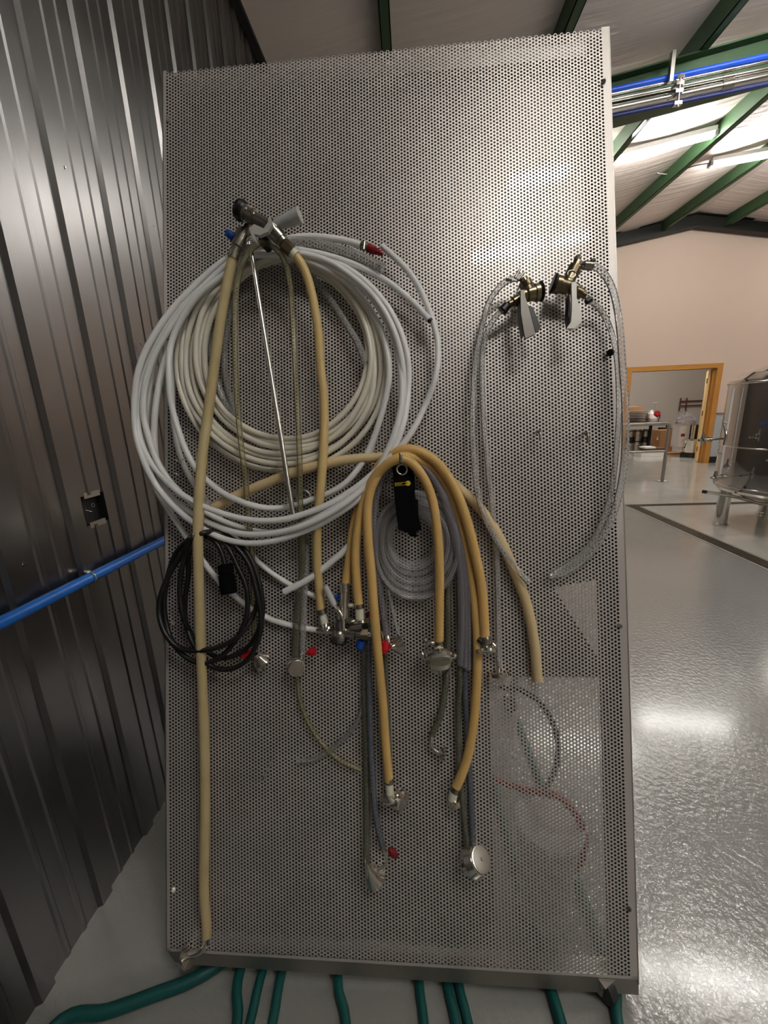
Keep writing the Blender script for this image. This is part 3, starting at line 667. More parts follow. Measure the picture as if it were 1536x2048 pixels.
# --- braided hose with disc valve (lower left of centre)
bh = hose('braided_hose', 'grey braided hose hanging to a round steel cap with red valve', [(606, 1040), (606, 1100), (604, 1160), (596, 1220), (592, 1280), (592, 1322)], [.03, .025, .022, .02, .02, .02], 8.2, BRAIDG)
part(bh, 'second_run', BRAID, lambda g: tube(g, hpath([(612, 1050), (612, 1120), (610, 1180), (607, 1230), (605, 1300)], .022), 6*K, 12))
part(bh, 'round_cap', CHROME, lambda g: rod(g, (588, 1329), (594, 1336), [(0, 12), (.2, 17), (.75, 17.5), (.8, 16.5), (1, 15.5)], .02, .05, 28))
part(bh, 'cap_face', DARKSTEEL, lambda g: rod(g, (593.5, 1335.5), (594, 1336), [(0, 14), (.9, 14), (1, 13)], .0505, .053, 28))
part(bh, 'valve_stem', CHROME, lambda g: [rod(g, (601, 1308), (613, 1305), cyl(3), .03), rod(g, (603, 1298), (603, 1322), cyl(3.2), .028)])
part(bh, 'red_handle', RED, lambda g: rod(g, (610, 1307), (632, 1301), [(0, 2.5), (.25, 4), (.6, 8), (.85, 8), (1, 4)], .03))
# cone cap on left, behind the cable
cc = thing('cone_cap', 'small pleated steel cone fitting with red handle behind the black cable', 'valve', PP(515, 1315, .02))
part(cc, 'cone', CHROME, lambda g: rod(g, (512, 1308), (524, 1322), [(0, 4), (.3, 6), (.9, 17), (1, 16)], .04, .022, 14))
part(cc, 'stem', CHROME, lambda g: rod(g, (511, 1300), (513, 1318), cyl(3.5), .03))
part(cc, 'red_handle', RED, lambda g: rod(g, (480, 1312), (500, 1305), [(0, 4), (.3, 8), (1, 6)], .02))
part(cc, 'flange', DARKSTEEL, lambda g: rod(g, (514, 1328), (518, 1338), [(0, 11), (1, 12)], .012, .008))

# --- black power cable
bc = thing('power_cable', 'coiled black power cable with a plug, hanging on a hook at the left', 'cable', PP(420, 1200, .05))
Z4 = (280, 1000, .3125)
loops = [crop(p, *Z4) for p in [
 ((330, 235), (230, 340), (180, 480), (155, 640), (170, 800), (215, 920), (300, 1010), (400, 1045), (500, 1015), (580, 940), (640, 850), (685, 720), (680, 560), (620, 420), (560, 300), (480, 225), (400, 225)),
 ((330, 245), (280, 330), (190, 470), (130, 620), (125, 740), (160, 850), (240, 940), (370, 965), (520, 935), (640, 860), (730, 730), (755, 600), (730, 440), (660, 320), (560, 240), (450, 210), (380, 225)),
 ((340, 250), (300, 330), (265, 450), (255, 600), (275, 740), (330, 860), (400, 940), (480, 1000), (560, 1010), (680, 950), (760, 830), (785, 690), (760, 520), (700, 360), (600, 255), (480, 205), (390, 215)),
 ((350, 255), (310, 360), (310, 480), (290, 620), (290, 760), (330, 900), (400, 1010), (480, 1075), (590, 1080), (690, 1020), (755, 900), (775, 760), (740, 560), (690, 400), (600, 290), (500, 235), (420, 235))]]
P = []
for i, lp in enumerate(loops):
    for j, q in enumerate(lp): P.append(PP(*q, .035+.012*((i+j//5) % 3)+(.03 if j in (0, 16) else 0)))
for q in crop(((450, 240), (500, 290), (530, 360), (545, 420)), *Z4): P.append(PP(*q, .055))
part(bc, 'cord', BLACK, lambda g: tube(g, P, 5.0*K, 10))
part(bc, 'plug', CLOTHB, lambda g: rod(g, (450, 1128), (458, 1187), [(0, 9), (.03, 14), (.3, 14), (.31, 13), (.36, 13), (.37, 15), (.95, 15.5), (1, 14)], .055, .055, 16))

# --- big cream hose lying across, and amber hoses over the centre hook
Z5 = (620, 860, .3125)
hose('food_hose', 'thick cream hose crossing the board, cut end hanging at the lower right', [(410, 1030), (440, 1008), (476, 990), (541, 963), (600, 941), (650, 928), (700, 919), (756, 915), (800, 914), (840, 921), (880, 945), (926, 984), (964, 1022), (997, 1072), (1028, 1141), (1052, 1204), (1066, 1270), (1072, 1320), (1075, 1361)],
     [.03, .04, .04, .045, .045, .045, .04, .035, .03, .03, .025, .018, .016, .016, .016, .016, .016, .016, .016], 9.8, TAN_C)
dh = hose('food_hose', 'amber hose forming the outermost arch over the centre hook', [(692, 1168), (698, 1126), (706, 1063), (722, 1000), (745, 954), (774, 914), (806, 899), (839, 903), (876, 928), (909, 976), (934, 1041), (951, 1110), (963, 1172), (968, 1235), (970, 1276)],
     [.03, .03, .03, .035, .045, .06, .07, .07, .06, .05, .045, .04, .035, .03, .03], 9.2, TAN_O)
part(dh, 'hose_clamp', DARKSTEEL, lambda g: rod(g, (969, 1272), (972, 1290), [(0, 10), (.2, 11), (.8, 11), (1, 9)], .03))
part(dh, 'clamp_screw', BLACK, lambda g: rod(g, (956, 1278), (966, 1286), [(0, 4), (1, 5)], .035))
part(dh, 'ferrule', DARKSTEEL, lambda g: rod(g, (971, 1284), (973, 1304), [(0, 9), (.5, 8), (.85, 12), (1, 16)], .03, .035))
part(dh, 'flange', CHROME, lambda g: rod(g, (973, 1299), (974, 1307), [(0, 20), (.6, 20), (1, 18)], .033, .037, 28))
part(dh, 'wing_nut', CHROME, lambda g: [rod(g, (984, 1286), (992, 1296), [(0, 3), (.5, 6), (1, 3)], .03), rod(g, (984, 1296), (994, 1283), [(0, 2), (.5, 4), (1, 2)], .03)])
eh = hose('food_hose', 'amber hose, front arch, white barb on the left and wing clamp on the right', [(718, 1212), (714, 1172), (711, 1110), (717, 1048), (731, 991), (752, 951), (780, 925), (800, 918), (815, 921), (835, 938), (855, 972), (868, 1016), (876, 1079), (879, 1141), (879, 1204), (878, 1286)],
     [.045, .045, .05, .055, .065, .08, .095, .1, .1, .095, .085, .075, .065, .055, .045, .04], 8.6, TAN_O)
part(eh, 'hose_clamp', DARKSTEEL, lambda g: rod(g, (718, 1208), (719, 1216), cyl(10), .045))
part(eh, 'barb', MILK, lambda g: rod(g, (719, 1216), (720, 1240), [(0, 8.5), (.9, 8.5), (1, 6)], .045))
part(eh, 'ferrule', CHROME, lambda g: rod(g, (720, 1240), (721, 1252), [(0, 8), (.3, 17), (.7, 17), (1, 9)], .04, .045))
# tri-clamp under the front arch
part(eh, 'barb', MILK, lambda g: rod(g, (878, 1284), (878, 1318), [(0, 7.5), (1, 8.2)], .042, .046))
part(eh, 'hose_clamp', DARKSTEEL, lambda g: rod(g, (877, 1282), (878, 1292), cyl(9.6), .04))
part(eh, 'clamp_ring', CHROME, lambda g: rod(g, (878, 1308), (880, 1322), [(0, 18), (.0, 27), (.45, 29), (.75, 27), (.8, 24), (1, 20)], .042, .053, 32))
part(eh, 'reducer', CHROME, lambda g: rod(g, (879, 1318), (881, 1343), [(0, 24), (.35, 23), (.8, 16), (1, 9)], .05, .042, 28))
part(eh, 'clamp_lug', CHROME, lambda g: rod(g, (902, 1310), (912, 1313), [(0, 8), (1, 5)], .045))
part(eh, 'clamp_lug', CHROME, lambda g: rod(g, (846, 1306), (858, 1312), [(0, 8), (.5, 11), (1, 7)], .045))
part(eh, 'wing_nut', CHROME, lambda g: [rod(g, (852, 1294), (858, 1282), cyl(3.4), .055), rod(g, (848, 1284), (853, 1276), [(0, 3), (.5, 5), (1, 3)], .055), rod(g, (858, 1287), (869, 1285), [(0, 3), (.5, 4.5), (1, 3)], .055), rod(g, (842, 1306), (852, 1318), cyl(5.5), .05)])
fh = hose('food_hose', 'long amber hose arching over the hook, both ends near the board foot', [(778, 1562), (771, 1490), (766, 1414), (760, 1352), (754, 1290), (748, 1219), (742, 1141), (736, 1079), (735, 1016), (743, 975), (762, 940), (785, 922), (806, 913), (836, 918), (868, 942), (895, 980), (915, 1030), (930, 1085), (942, 1145), (950, 1210), (955, 1290), (953, 1375), (947, 1448), (936, 1510), (921, 1555), (909, 1580)],
     [.02, .022, .03, .04, .055, .06, .06, .065, .07, .075, .08, .08, .08, .06, .04, .03, .025, .022, .02, .02, .02, .02, .02, .02, .02, .02], 8.8, TAN_O)
part(fh, 'hose_clamp', DARKSTEEL, lambda g: rod(g, (778, 1556), (779, 1566), cyl(8.6), .02))
part(fh, 'hose_clamp', DARKSTEEL, lambda g: rod(g, (912, 1574), (908, 1583), cyl(9.4), .02))
part(fh, 'barb', MILK, lambda g: rod(g, (778, 1566), (780, 1592), [(0, 8), (.8, 8), (1, 5)], .02))
part(fh, 'barb', MILK, lambda g: rod(g, (908, 1582), (903, 1604), [(0, 9), (.8, 8), (1, 6)], .02))
part(fh, 'flange', CHROME, lambda g: rod(g, (779, 1590), (781, 1598), [(0, 6), (.3, 19), (.8, 19), (1, 17)], .022, .022, 28))
part(fh, 'side_flange', CHROME, lambda g: [rod(g, (793, 1594), (808, 1606), [(0, 17), (.15, 19), (.3, 19), (.32, 14), (.6, 14), (.62, 19), (.9, 19), (1, 16)], .015, .03, 28)])
part(fh, 'end_flange', CHROME, lambda g: rod(g, (905, 1596), (910, 1612), [(0, 6), (.3, 8), (.5, 12), (1, 12)], .02, .022, 24))

# --- smoky vinyl tubes
sv = hose('clear_tube', 'smoky vinyl tube left of the clear coil, red valve at its lower end', [(800, 926), (776, 936), (759, 969), (749, 1016), (747, 1079), (753, 1141), (763, 1204), (773, 1272)], [.06, .055, .05, .045, .04, .03, .025, .025], 6.6, CLEARG)
part(sv, 'red_handle', RED, lambda g: rod(g, (770, 1284), (770, 1306), [(0, 8), (.6, 8.5), (1, 5)], .04))
part(sv, 'tee_fitting', CHROME, lambda g: [rod(g, (773, 1270), (776, 1290), [(0, 5), (.3, 7), (1, 7)], .03), rod(g, (762, 1262), (768, 1282), cyl(3), .03)])
part(sv, 'cone', CHROME, lambda g: rod(g, (782, 1294), (797, 1291), [(0, 4), (.25, 7), (.3, 5), (1, 17)], .05, .032, 14))
for i, off in enumerate((0, 6, 12)):
    hose('clear_tube', ['smoky vinyl tube, inner strand of the bundle right of the clear coil', 'smoky vinyl tube, middle strand of the bundle right of the coil', 'smoky vinyl tube, outer strand of the bundle beside the amber arch'][i],
         [(806, 920+off*.2), (830, 924), (857+off*.5, 945), (884+off*.6, 990), (903+off, 1047), (915+off, 1110), (921+off, 1172), (922+off*1.1, 1250), (920+off*1.3, 1330+i*4)], [.055-i*.008, .055-i*.008, .05-i*.008, .045-i*.008, .04-i*.008, .035-i*.006, .03-i*.005, .03-i*.005, .03-i*.005], 6.6, CLEARG)
# bundle going to the foot on the right
b1 = hose('braided_hose', 'blue-grey braided hose dropping to the big polished cap at lower right', [(931, 1100), (932, 1250), (930, 1375), (934, 1450), (940, 1560), (946, 1692)], .012, 5.8, BRAIDB)
part(b1, 'cap_body', CHROME, lambda g: rod(g, (932, 1728), (958, 1720), [(0, 12), (.15, 21), (.35, 26), (.6, 26), (.8, 24), (1, 22)], .014, .036, 32))
part(b1, 'cap_face', CHROME, lambda g: rod(g, (958, 1720), (965, 1718), [(0, 21), (.7, 21), (.71, 18), (.8, 18), (.81, 3), (1, 2)], .036, .044, 28))
part(b1, 'cap_neck', CHROME, lambda g: rod(g, (946, 1690), (947, 1716), [(0, 6), (.4, 6), (.5, 9), (1, 11)], .02, .03))
hose('braided_hose', 'olive braided hose left of the blue-grey one, ending at the polished cap', [(917, 1100), (920, 1336), (917, 1414), (918, 1520), (926, 1610), (935, 1706)], .014, 5.4, BRAIDG)
# bundle going to the foot on the left
b2 = hose('braided_hose', 'olive braided hose hanging straight down to the pleated cone cap', [(730, 1240), (729, 1320), (730, 1400), (732, 1492), (733, 1610), (733, 1728)], .012, 6.8, BRAIDG)
part(b2, 'cone', CHROME, lambda g: rod(g, (733, 1734), (750, 1754), [(0, 5), (.3, 8), (.95, 22), (1, 22)], .04, .016, 14))
part(b2, 'pin', CHROME, lambda g: [rod(g, (735, 1727), (734, 1756), cyl(1.6), .04), rod(g, (757, 1740), (761, 1758), cyl(1.4), .04)])
b3 = hose('braided_hose', 'blue-grey braided hose curving right to the elbow with a red handle', [(738, 1240), (738, 1350), (742, 1500), (749, 1610), (757, 1660), (766, 1696)], .022, 6.0, BRAIDB)
part(b3, 'elbow_pipe', CHROME, lambda g: tube(g, hpath([(765, 1695), (772, 1710), (773, 1724), (764, 1735), (748, 1739)], .022), 3.0*K, 10))
part(b3, 'red_handle', DRED, lambda g: rod(g, (778, 1698), (794, 1714), [(0, 4), (.3, 7.5), (.7, 7), (1, 3.5)], .03))
hose('braided_hose', 'thin olive braided hose half hidden behind the long amber hose', [(764, 1240), (770, 1305), (775, 1414), (779, 1490), (781, 1556)], .008, 4.4, BRAIDG)
t = hose('braided_hose', 'short braided tube under the coil with a steel tee end', [(776, 1180), (782, 1205), (789, 1238), (797, 1268)], .02, 3.4, BRAID)
part(t, 'tee_bar', CHROME, lambda g: rod(g, (784, 1276), (810, 1272), cyl(1.8), .02))
bb = hose('braided_hose', 'olive braided hose ending in a bent steel pipe with flange', [(896, 1150), (896, 1230), (896, 1297), (891, 1375), (880, 1434), (863, 1470)], .014, 6, BRAIDG)
part(bb, 'bent_pipe', CHROME, lambda g: tube(g, hpath([(864, 1466), (861, 1484), (866, 1497), (877, 1505), (886, 1507)], .016), 3.2*K, 10))
part(bb, 'flange', CHROME, lambda g: rod(g, (885, 1507), (889, 1508), [(0, 13), (1, 13)], .016, .018, 24))
hose('clear_tube', 'thin clear tube arcing from the round cap to the lower centre', [(594, 1352), (601, 1403), (621, 1453), (656, 1500), (688, 1525), (722, 1540)], .014, 4.2, CLEARY)
hose('clear_tube', 'faint clear tube curving the other way behind the arc tube', [(594, 1522), (629, 1518), (668, 1494), (703, 1461), (722, 1424), (727, 1380)], .007, 4.4, CLEAR)
pn = thing('cotter_pin', 'small steel pin stuck through the board at lower left', 'pin', PP(536, 1536, .01))
part(pn, 'shaft', CHROME, lambda g: rod(g, (546, 1515), (528, 1556), [(0, 1.4), (1, 1.4)], .004, .03, 8)); part(pn, 'head', CHROME, lambda g: rod(g, (529, 1554), (526, 1559), [(0, 2.4), (1, 2.4)], .03, .031, 10))

# --- clear vinyl coil with strap
cv = thing('vinyl_coil', 'round coil of thin clear vinyl tubing strapped at the centre hook', 'hose', PP(835, 1085, .03))
P = []; rnd = random.Random(4)
seq = [5, 9, 2, 12, 7, 0, 10, 4, 13, 8, 1, 11, 6, 3, 12.5, 9.5, 13.2]
n = 16
for i in range(14):
    s = i/13
    rx = 42+s*43; ry = 45+s*63; cx = 826+s*8; cy = 1078+s*14; dd = .014+.030*((i*7) % 5)/5
    for k in range(n):
        th = 2*PI*k/n-PI/2; kk = 1+.012*rnd.uniform(-1, 1)
        s2 = min(1, s+k/n/13)
        P.append(PP(826+s2*8+(42+s2*43)*kk*math.cos(th), 1078+s2*14+(45+s2*63)*kk*math.sin(th), dd))
part(cv, 'tubing', COILM, lambda g: tube(g, P, 3.9*K, 10, .016))
part(cv, 'loose_end', COILM, lambda g: tube(g, hpath([(772, 985), (782, 950), (795, 935), (830, 945), (862, 985), (895, 994)], .04), 3.4*K, 8))
sr = thing('strap_hanger', 'black hook-and-loop strap with steel grommet and yellow logo around the clear coil', 'strap', PP(812, 1000, .08))
g = G(); sp_ = [(783, 932), (836, 930), (829, 963), (836, 1000), (838, 1010), (836, 1030), (842, 1058), (835, 1064), (836, 1076), (822, 1074), (818, 1066), (800, 1060), (793, 1045), (789, 1000), (785, 960)]
strap_q = [(785, 934), (808, 926), (825, 932), (828, 966), (831, 999), (836, 1000), (837, 1030), (843, 1059), (833, 1063), (834, 1074), (820, 1073), (817, 1066), (797, 1060), (793, 1032), (789, 999), (787, 966)]
prism(g, [PXY(x, y, .085) for x, y in strap_q], .081, .085, M); obj('webbing', g, CLOTHB, sr)
g = G(); prism(g, [PXY(x, y, .06) for x, y in [(798, 1060), (838, 1060), (828, 935), (790, 935)]], .008, .011, M); obj('rear_webbing', g, CLOTHB, sr)
part(sr, 'grommet', CHROME, lambda g: torus(g, PP(804, 939, .088), PN, .0125, .0026, 28, 0, 2*PI))
# logo: yellow outlined tag with a round end and the word on it
def text(s, size, p, ang, m, parent, name, d):
    cu = bpy.data.curves.new(name, 'FONT'); cu.body = s; cu.size = size; cu.extrude = .0002; cu.align_x = 'LEFT'; cu.align_y = 'CENTER'
    tmp = bpy.data.objects.new('tmp', cu); COL.objects.link(tmp); dg = bpy.context.evaluated_depsgraph_get(); me = bpy.data.meshes.new_from_object(tmp.evaluated_get(dg))
    bpy.data.objects.remove(tmp); me.materials.append(m); o = bpy.data.objects.new(name, me)
    c, s_ = math.cos(ang), math.sin(ang); X = PA*c+PB*s_; Y = PB*c-PA*s_; W = Matrix.Identity(4); q = PP(*p, d)-np.array(worldloc(parent))
    for i in range(3): W[i][0], W[i][1], W[i][2], W[i][3] = X[i], Y[i], PN[i], q[i]
    link(o, parent); o.matrix_local = W; return o
def pill(g, q0, q1, r0, r1, d0, d1):
    a, b = np.array(PXY(*q0, d1)), np.array(PXY(*q1, d1)); u = (b-a)/np.linalg.norm(b-a); v = np.array([-u[1], u[0]])
    r0 *= K; r1 *= K; pts = [a-v*r0, b-u*r1*.95-v*r0]+[b+r1*(math.cos(t)*u+math.sin(t)*v) for t in np.linspace(-2.5, 2.5, 16)]+[b-u*r1*.95+v*r0, a+v*r0]
    prism(g, [tuple(p) for p in pts], d0, d1, M)
part(sr, 'logo_tag', YEL, lambda g: pill(g, (790, 969), (816, 966.5), 2.9, 4.7, .0848, .0856))
part(sr, 'logo_ground', CLOTHB, lambda g: pill(g, (791, 968.8), (809, 967), 2.3, 2.3, .0856, .0859))
text('WRAP', .0062, (790.6, 968.8), .07, YEL, sr, 'logo_text', .0861)
text('-IT', .0066, (809.5, 967.2), .07, CLOTHB, sr, 'logo_text', .0861)

# --- lower centre-left coupler with its fittings
lc = thing('keg_coupler', 'polished keg coupler with white lever amid the hose ends, left of centre', 'keg coupler', PP(690, 1250, .05))
D2 = .045
part(lc, 'barrel', CHROME, lambda g: rod(g, (690, 1166), (687, 1240), [(0, 10), (.05, 10), (.06, 8.5), (.14, 8.5), (.15, 9.5), (.25, 9.5), (.26, 8), (.4, 8), (1, 11)], D2-.01, D2))
part(lc, 'body', DARKSTEEL, lambda g: rod(g, (682, 1240), (678, 1280), [(0, 11), (.3, 12), (.5, 11), (.6, 14), (.75, 15.5), (.95, 15.5), (1, 13)], D2))
part(lc, 'rubber_rim', BLACK, lambda g: rod(g, (678, 1278), (677, 1286), [(0, 15), (.5, 16.5), (1, 14)], D2))
part(lc, 'side_barrel', DARKSTEEL, lambda g: rod(g, (684, 1263), (722, 1267), [(0, 10), (.3, 11), (.7, 11), (.75, 8), (1, 8)], D2))
part(lc, 'hex_nut', BRONZE, lambda g: lathe(g, PP(722, 1267, D2), PP(736, 1268, D2), [(0, 11*K), (1, 11*K)], 6, False))
part(lc, 'outlet', CHROME, lambda g: rod(g, (734, 1268), (744, 1268), [(0, 6), (.5, 6), (1, 5)], D2))
part(lc, 'lever', CHROME, lambda g: tube(g, hpath([(670, 1212), (680, 1225), (686, 1240), (687, 1258)], [D2+.01, D2+.02, D2+.02, D2+.01]), 4.5*K, 8))
part(lc, 'lever_grip', HANDW, lambda g: rod(g, (651, 1173), (669, 1212), [(0, 5.5), (.1, 6), (.8, 6.5), (1, 5)], D2, D2+.01))
part(lc, 'cross_arm', DARKSTEEL, lambda g: [rod(g, (690, 1244), (716, 1244), [(0, 6), (.5, 8), (1, 6)], D2-.01), rod(g, (700, 1256), (724, 1252), [(0, 4), (1, 6)], D2+.015), rod(g, (690, 1240), (706, 1238), cyl(3), D2+.02)])
part(lc, 'blue_knob', BLUE, lambda g: rod(g, (669, 1192), (676, 1199), [(0, 5), (.5, 7), (1, 5)], D2-.02))
part(lc, 'blue_knob', BLUE, lambda g: rod(g, (722, 1282), (718, 1300), [(0, 8), (.7, 8), (1, 5)], D2))
part(lc, 'red_knob', DRED, lambda g: rod(g, (733, 1232), (741, 1226), [(0, 5), (1, 5)], D2-.025))
part(lc, 'white_stub', MILK, lambda g: rod(g, (699, 1211), (708, 1211), cyl(4), D2-.01))

# --- right hand couplers and their clear braided hoses
def coupler(lab, c, rim, top, out, hs, m, black_side, hm):
    """c body centre, rim end, top neck tip, side outlet tip: photo points; hs: the handle outline"""
    D = .05; t = thing('keg_coupler', lab, 'keg coupler', PP(*c, .05))
    part(t, 'body', m, lambda g: rod(g, (2*c[0]-rim[0], 2*c[1]-rim[1]), rim, [(0, 8), (.12, 11), (.3, 11), (.32, 9), (.4, 13), (.7, 13.5), (.72, 16), (.9, 16), (1, 14)], D))
    part(t, 'rubber_rim', BLACK, lambda g: rod(g, (rim[0]-(rim[0]-c[0])*.12, rim[1]-(rim[1]-c[1])*.12), (rim[0]+(rim[0]-c[0])*.12, rim[1]+(rim[1]-c[1])*.12), [(0, 17), (.5, 18.5), (1, 16)], D))
    part(t, 'top_neck', m, lambda g: rod(g, c, top, [(0, 12), (.45, 10.5), (.46, 12), (.75, 12), (.78, 8), (1, 7)], D, D+.005))
    part(t, 'side_neck', m, lambda g: rod(g, c, out, [(0, 9), (.45, 8), (.5, 10), (.8, 10), (.82, 6.5), (1, 6.5)], D))
    part(t, 'handle', hm, lambda g: prism(g, [PXY(x, y, D+.03) for x, y in hs], D+.022, D+.03, M))
    part(t, 'handle_side', BLACK if black_side else ALU, lambda g: prism(g, [PXY(x, y, D+.03) for x, y in hs[-3:]]+[PXY(x+black_side, y-6, D) for x, y in reversed(hs[-3:])], D-.004, D+.021, M))
    return t
Z8 = (1000, 500, .1693)
rcp = coupler('keg coupler at the right, its handle brightly lit, ring at the neck', (1132, 573), (1107, 567), (1156, 522), (1172, 592),
        crop([(845, 380), (905, 375), (908, 590), (945, 660), (968, 760), (965, 855), (880, 925), (790, 925), (840, 850), (850, 700), (850, 600)], *Z8), BRONZE, -12, mat('lit_lever', rgb(226, 222, 216), .1, .35))  # lever painted paler for the light falling on it
part(rcp, 'safety_ring', CHROME, lambda g: torus(g, PP(1143, 548, .095), PN, .009, .0012))
part(rcp, 'neck_clip', DARKSTEEL, lambda g: [rod(g, (1153, 524), (1157, 512), [(0, 6), (.5, 7), (1, 5)], .055), rod(g, (1160, 530), (1186, 532), [(0, 5), (.3, 8), (1, 8)], .05)])
part(rcp, 'clamp_screw', BLACK, lambda g: [rod(g, (1182, 524), (1189, 520), cyl(4), .055), rod(g, (1172, 604), (1182, 598), cyl(5), .055)])
part(rcp, 'left_hose', BRAID, lambda g: tube(g, hpath([(1178, 531), (1192, 533), (1207, 546), (1224, 576), (1235, 620), (1241, 670), (1245, 734), (1250, 797), (1251, 861), (1248, 930), (1239, 985), (1222, 1040), (1195, 1088), (1160, 1125), (1125, 1147), (1098, 1153)],
     [.05, .05, .045, .045, .05, .05, .05, .05, .05, .045, .04, .03, .025, .02, .02, .02]), 6.4*K, 12))
part(rcp, 'right_hose', BRAID, lambda g: tube(g, hpath([(1174, 597), (1184, 604), (1200, 618), (1217, 648), (1228, 683), (1235, 734), (1238, 810), (1236, 861), (1229, 937), (1219, 998), (1202, 1050), (1176, 1095), (1140, 1128), (1108, 1146)],
     [.05, .045, .03, .025, .025, .025, .025, .025, .022, .02, .02, .018, .018, .018]), 5.0*K, 12))
lcp = coupler('keg coupler left of the brightly lit one, its handle in shaded grey', (1060, 588), (1082, 583), (1046, 556), (1018, 609),
        crop([(245, 470), (285, 470), (300, 560), (345, 700), (420, 990), (300, 1045), (290, 1000), (250, 760), (245, 600)], *Z8), BRONZE, 0, mat('shaded_lever', rgb(122, 118, 112), .5, .4))  # greyer than the other lever, its shade put into the colour
part(lcp, 'black_grip', BLACK, lambda g: prism(g, [PXY(*q, .06) for q in crop([(330, 660), (385, 680), (475, 900), (470, 930), (420, 975), (345, 700)], *Z8)], .05, .062, M))  # black grip behind the lever
part(lcp, 'neck_clip', FRAME, lambda g: [rod(g, (1030, 556), (1040, 538), cyl(2.4), .06), rod(g, (1036, 560), (1048, 545), cyl(2.2), .06), rod(g, (1012, 557), (1024, 560), [(0, 4), (1, 3)], .055)])
part(lcp, 'hose_clamp', BLACK, lambda g: rod(g, (1014, 611), (1005, 622), [(0, 8), (1, 9)], .05))
part(lcp, 'left_hose', BRAID, lambda g: tube(g, hpath([(1040, 556), (1022, 559), (1004, 569), (978, 604), (963, 658), (951, 721), (946, 797), (945, 861), (949, 937), (956, 988), (964, 1020), (979, 1056), (1004, 1099), (1032, 1137), (1058, 1165)],
     [.05, .05, .045, .04, .04, .04, .04, .04, .04, .04, .038, .036, .035, .034, .034]), 5.6*K, 12))
h = part(lcp, 'right_hose', BRAID, lambda g: tube(g, hpath([(1008, 617), (998, 626), (986, 641), (972, 668), (965, 708), (964, 772), (968, 848), (976, 937), (983, 998), (989, 1060), (993, 1110), (996, 1172), (997, 1266), (997, 1330)],
     [.05, .045, .035, .025, .022, .02, .02, .02, .02, .02, .02, .02, .02, .02]), 5.2*K, 12))
part(h, 'end_tube', CHROME, lambda g: rod(g, (997, 1322), (997, 1350), cyl(4.2), .02))
part(h, 'flange', CHROME, lambda g: rod(g, (997, 1344), (998, 1351), [(0, 20), (1, 20)], .02, .021, 24))

# --- odds and ends behind the board, seen only through the holes
LC = FL(1098, 1642, .34)
lid = thing('bucket', 'white lidded bucket behind the board, its round top seen through the holes at lower right', 'bucket', (LC[0], LC[1], 0))
g = G(); lathe(g, (LC[0], LC[1], 0), (LC[0], LC[1], .32), [(0, .07), (1, .084)], 32); obj('pail', g, WHITEP, lid)
g = G(); lathe(g, (LC[0], LC[1], .322), (LC[0], LC[1], .34), [(0, .092), (.8, .092), (.81, .086), (1, .086)], 32); obj('lid', g, WHITEP, lid)
g = G(); tube(g, [PP(x, y, e) for x, y, e in [(1000, 1900, -.3), (1060, 1790, -.16), (1120, 1765, -.12), (1162, 1720, -.1), (1166, 1660, -.1), (1140, 1615, -.1), (1105, 1590, -.12), (1050, 1580, -.2), (990, 1560, -.3)]], .010, 10)
o = obj('red_hose', g, RED); o['label'] = 'red hose looping behind the lower right of the board'; o['category'] = 'hose'
g = G(); tube(g, [PP(x, y, e) for x, y, e in [(1000, 1375, -.2), (1045, 1382, -.1), (1082, 1408, -.1), (1105, 1445, -.1), (1116, 1490, -.1), (1110, 1540, -.12), (1085, 1590, -.3)]], .008, 10)
o = obj('black_hose', g, BLACK); o['label'] = 'black hose looping behind the board, right of the bucket'; o['category'] = 'hose'
pt = thing('process_tank', 'small upright steel tank behind the board, glimpsed through the holes', 'tank', (-.12, 1.75, 0))
g = G(); lathe(g, (-.12, 1.75, .25), (-.12, 1.75, 1.1), [(0, .06), (.15, .27), (.9, .27), (.97, .2), (1, .06)], 40); obj('shell', g, CHROME, pt)
for a in (.6, 2.7, 4.8):
    g = G(); x, y = -.12+.24*math.cos(a), 1.75+.24*math.sin(a); lathe(g, (x, y, 0), (x, y, .45), cyl(.02), 12); obj('leg', g, CHROME, pt)

# --- teal hoses on the floor under the board
def teal(lab, q, extra, r=.0135):
    P = [FL(x, y, r) for x, y in q]; P += [np.array(e+(r,)) if len(e) == 2 else np.array(e) for e in extra]
    t = thing('floor_hose', lab, 'hose', P[0]); g = G(); tube(g, P, r, 14, .02); obj('hose_wall', g, TEAL, t); return t
def back(q, dx=0, n=3):
    p = FL(*q, .0135); return [(p[0]+dx*k, p[1]+.12*k) for k in range(1, n+4)]
def front(q, dx=0):
    p = FL(*q, .0135); return p
def teal_line(lab, q0, q1, fx, bx, r=.0135):
    a, b = FL(*q0, r), FL(*q1, r)
    P = [b+np.array([fx*.3, -.35, 0]), b+np.array([fx*.1, -.12, 0]), b, a, a+np.array([bx*.15, .15, 0]), a+np.array([bx*.4, .4, 0]), a+np.array([bx, .9, 0])]
    t = thing('floor_hose', lab, 'hose', b); g = G(); tube(g, P, r, 14, .02); obj('hose_wall', g, TEAL, t)
P = [FL(100, 2052, .016)+np.array([-.03, -.12, 0]), FL(120, 2044, .016), FL(210, 2024, .016), FL(300, 1992, .016), FL(400, 1952, .016), FL(440, 1936, .016)+np.array([.06, .06, 0]), (-.36, .92, .016), (-.25, 1.15, .016), (-.2, 1.5, .016)]
t = thing('floor_hose', 'teal hose sweeping left from under the board along the floor', 'hose', FL(300, 1992, 0)); g = G(); tube(g, P, .0155, 14, .02); obj('hose_wall', g, TEAL, t)
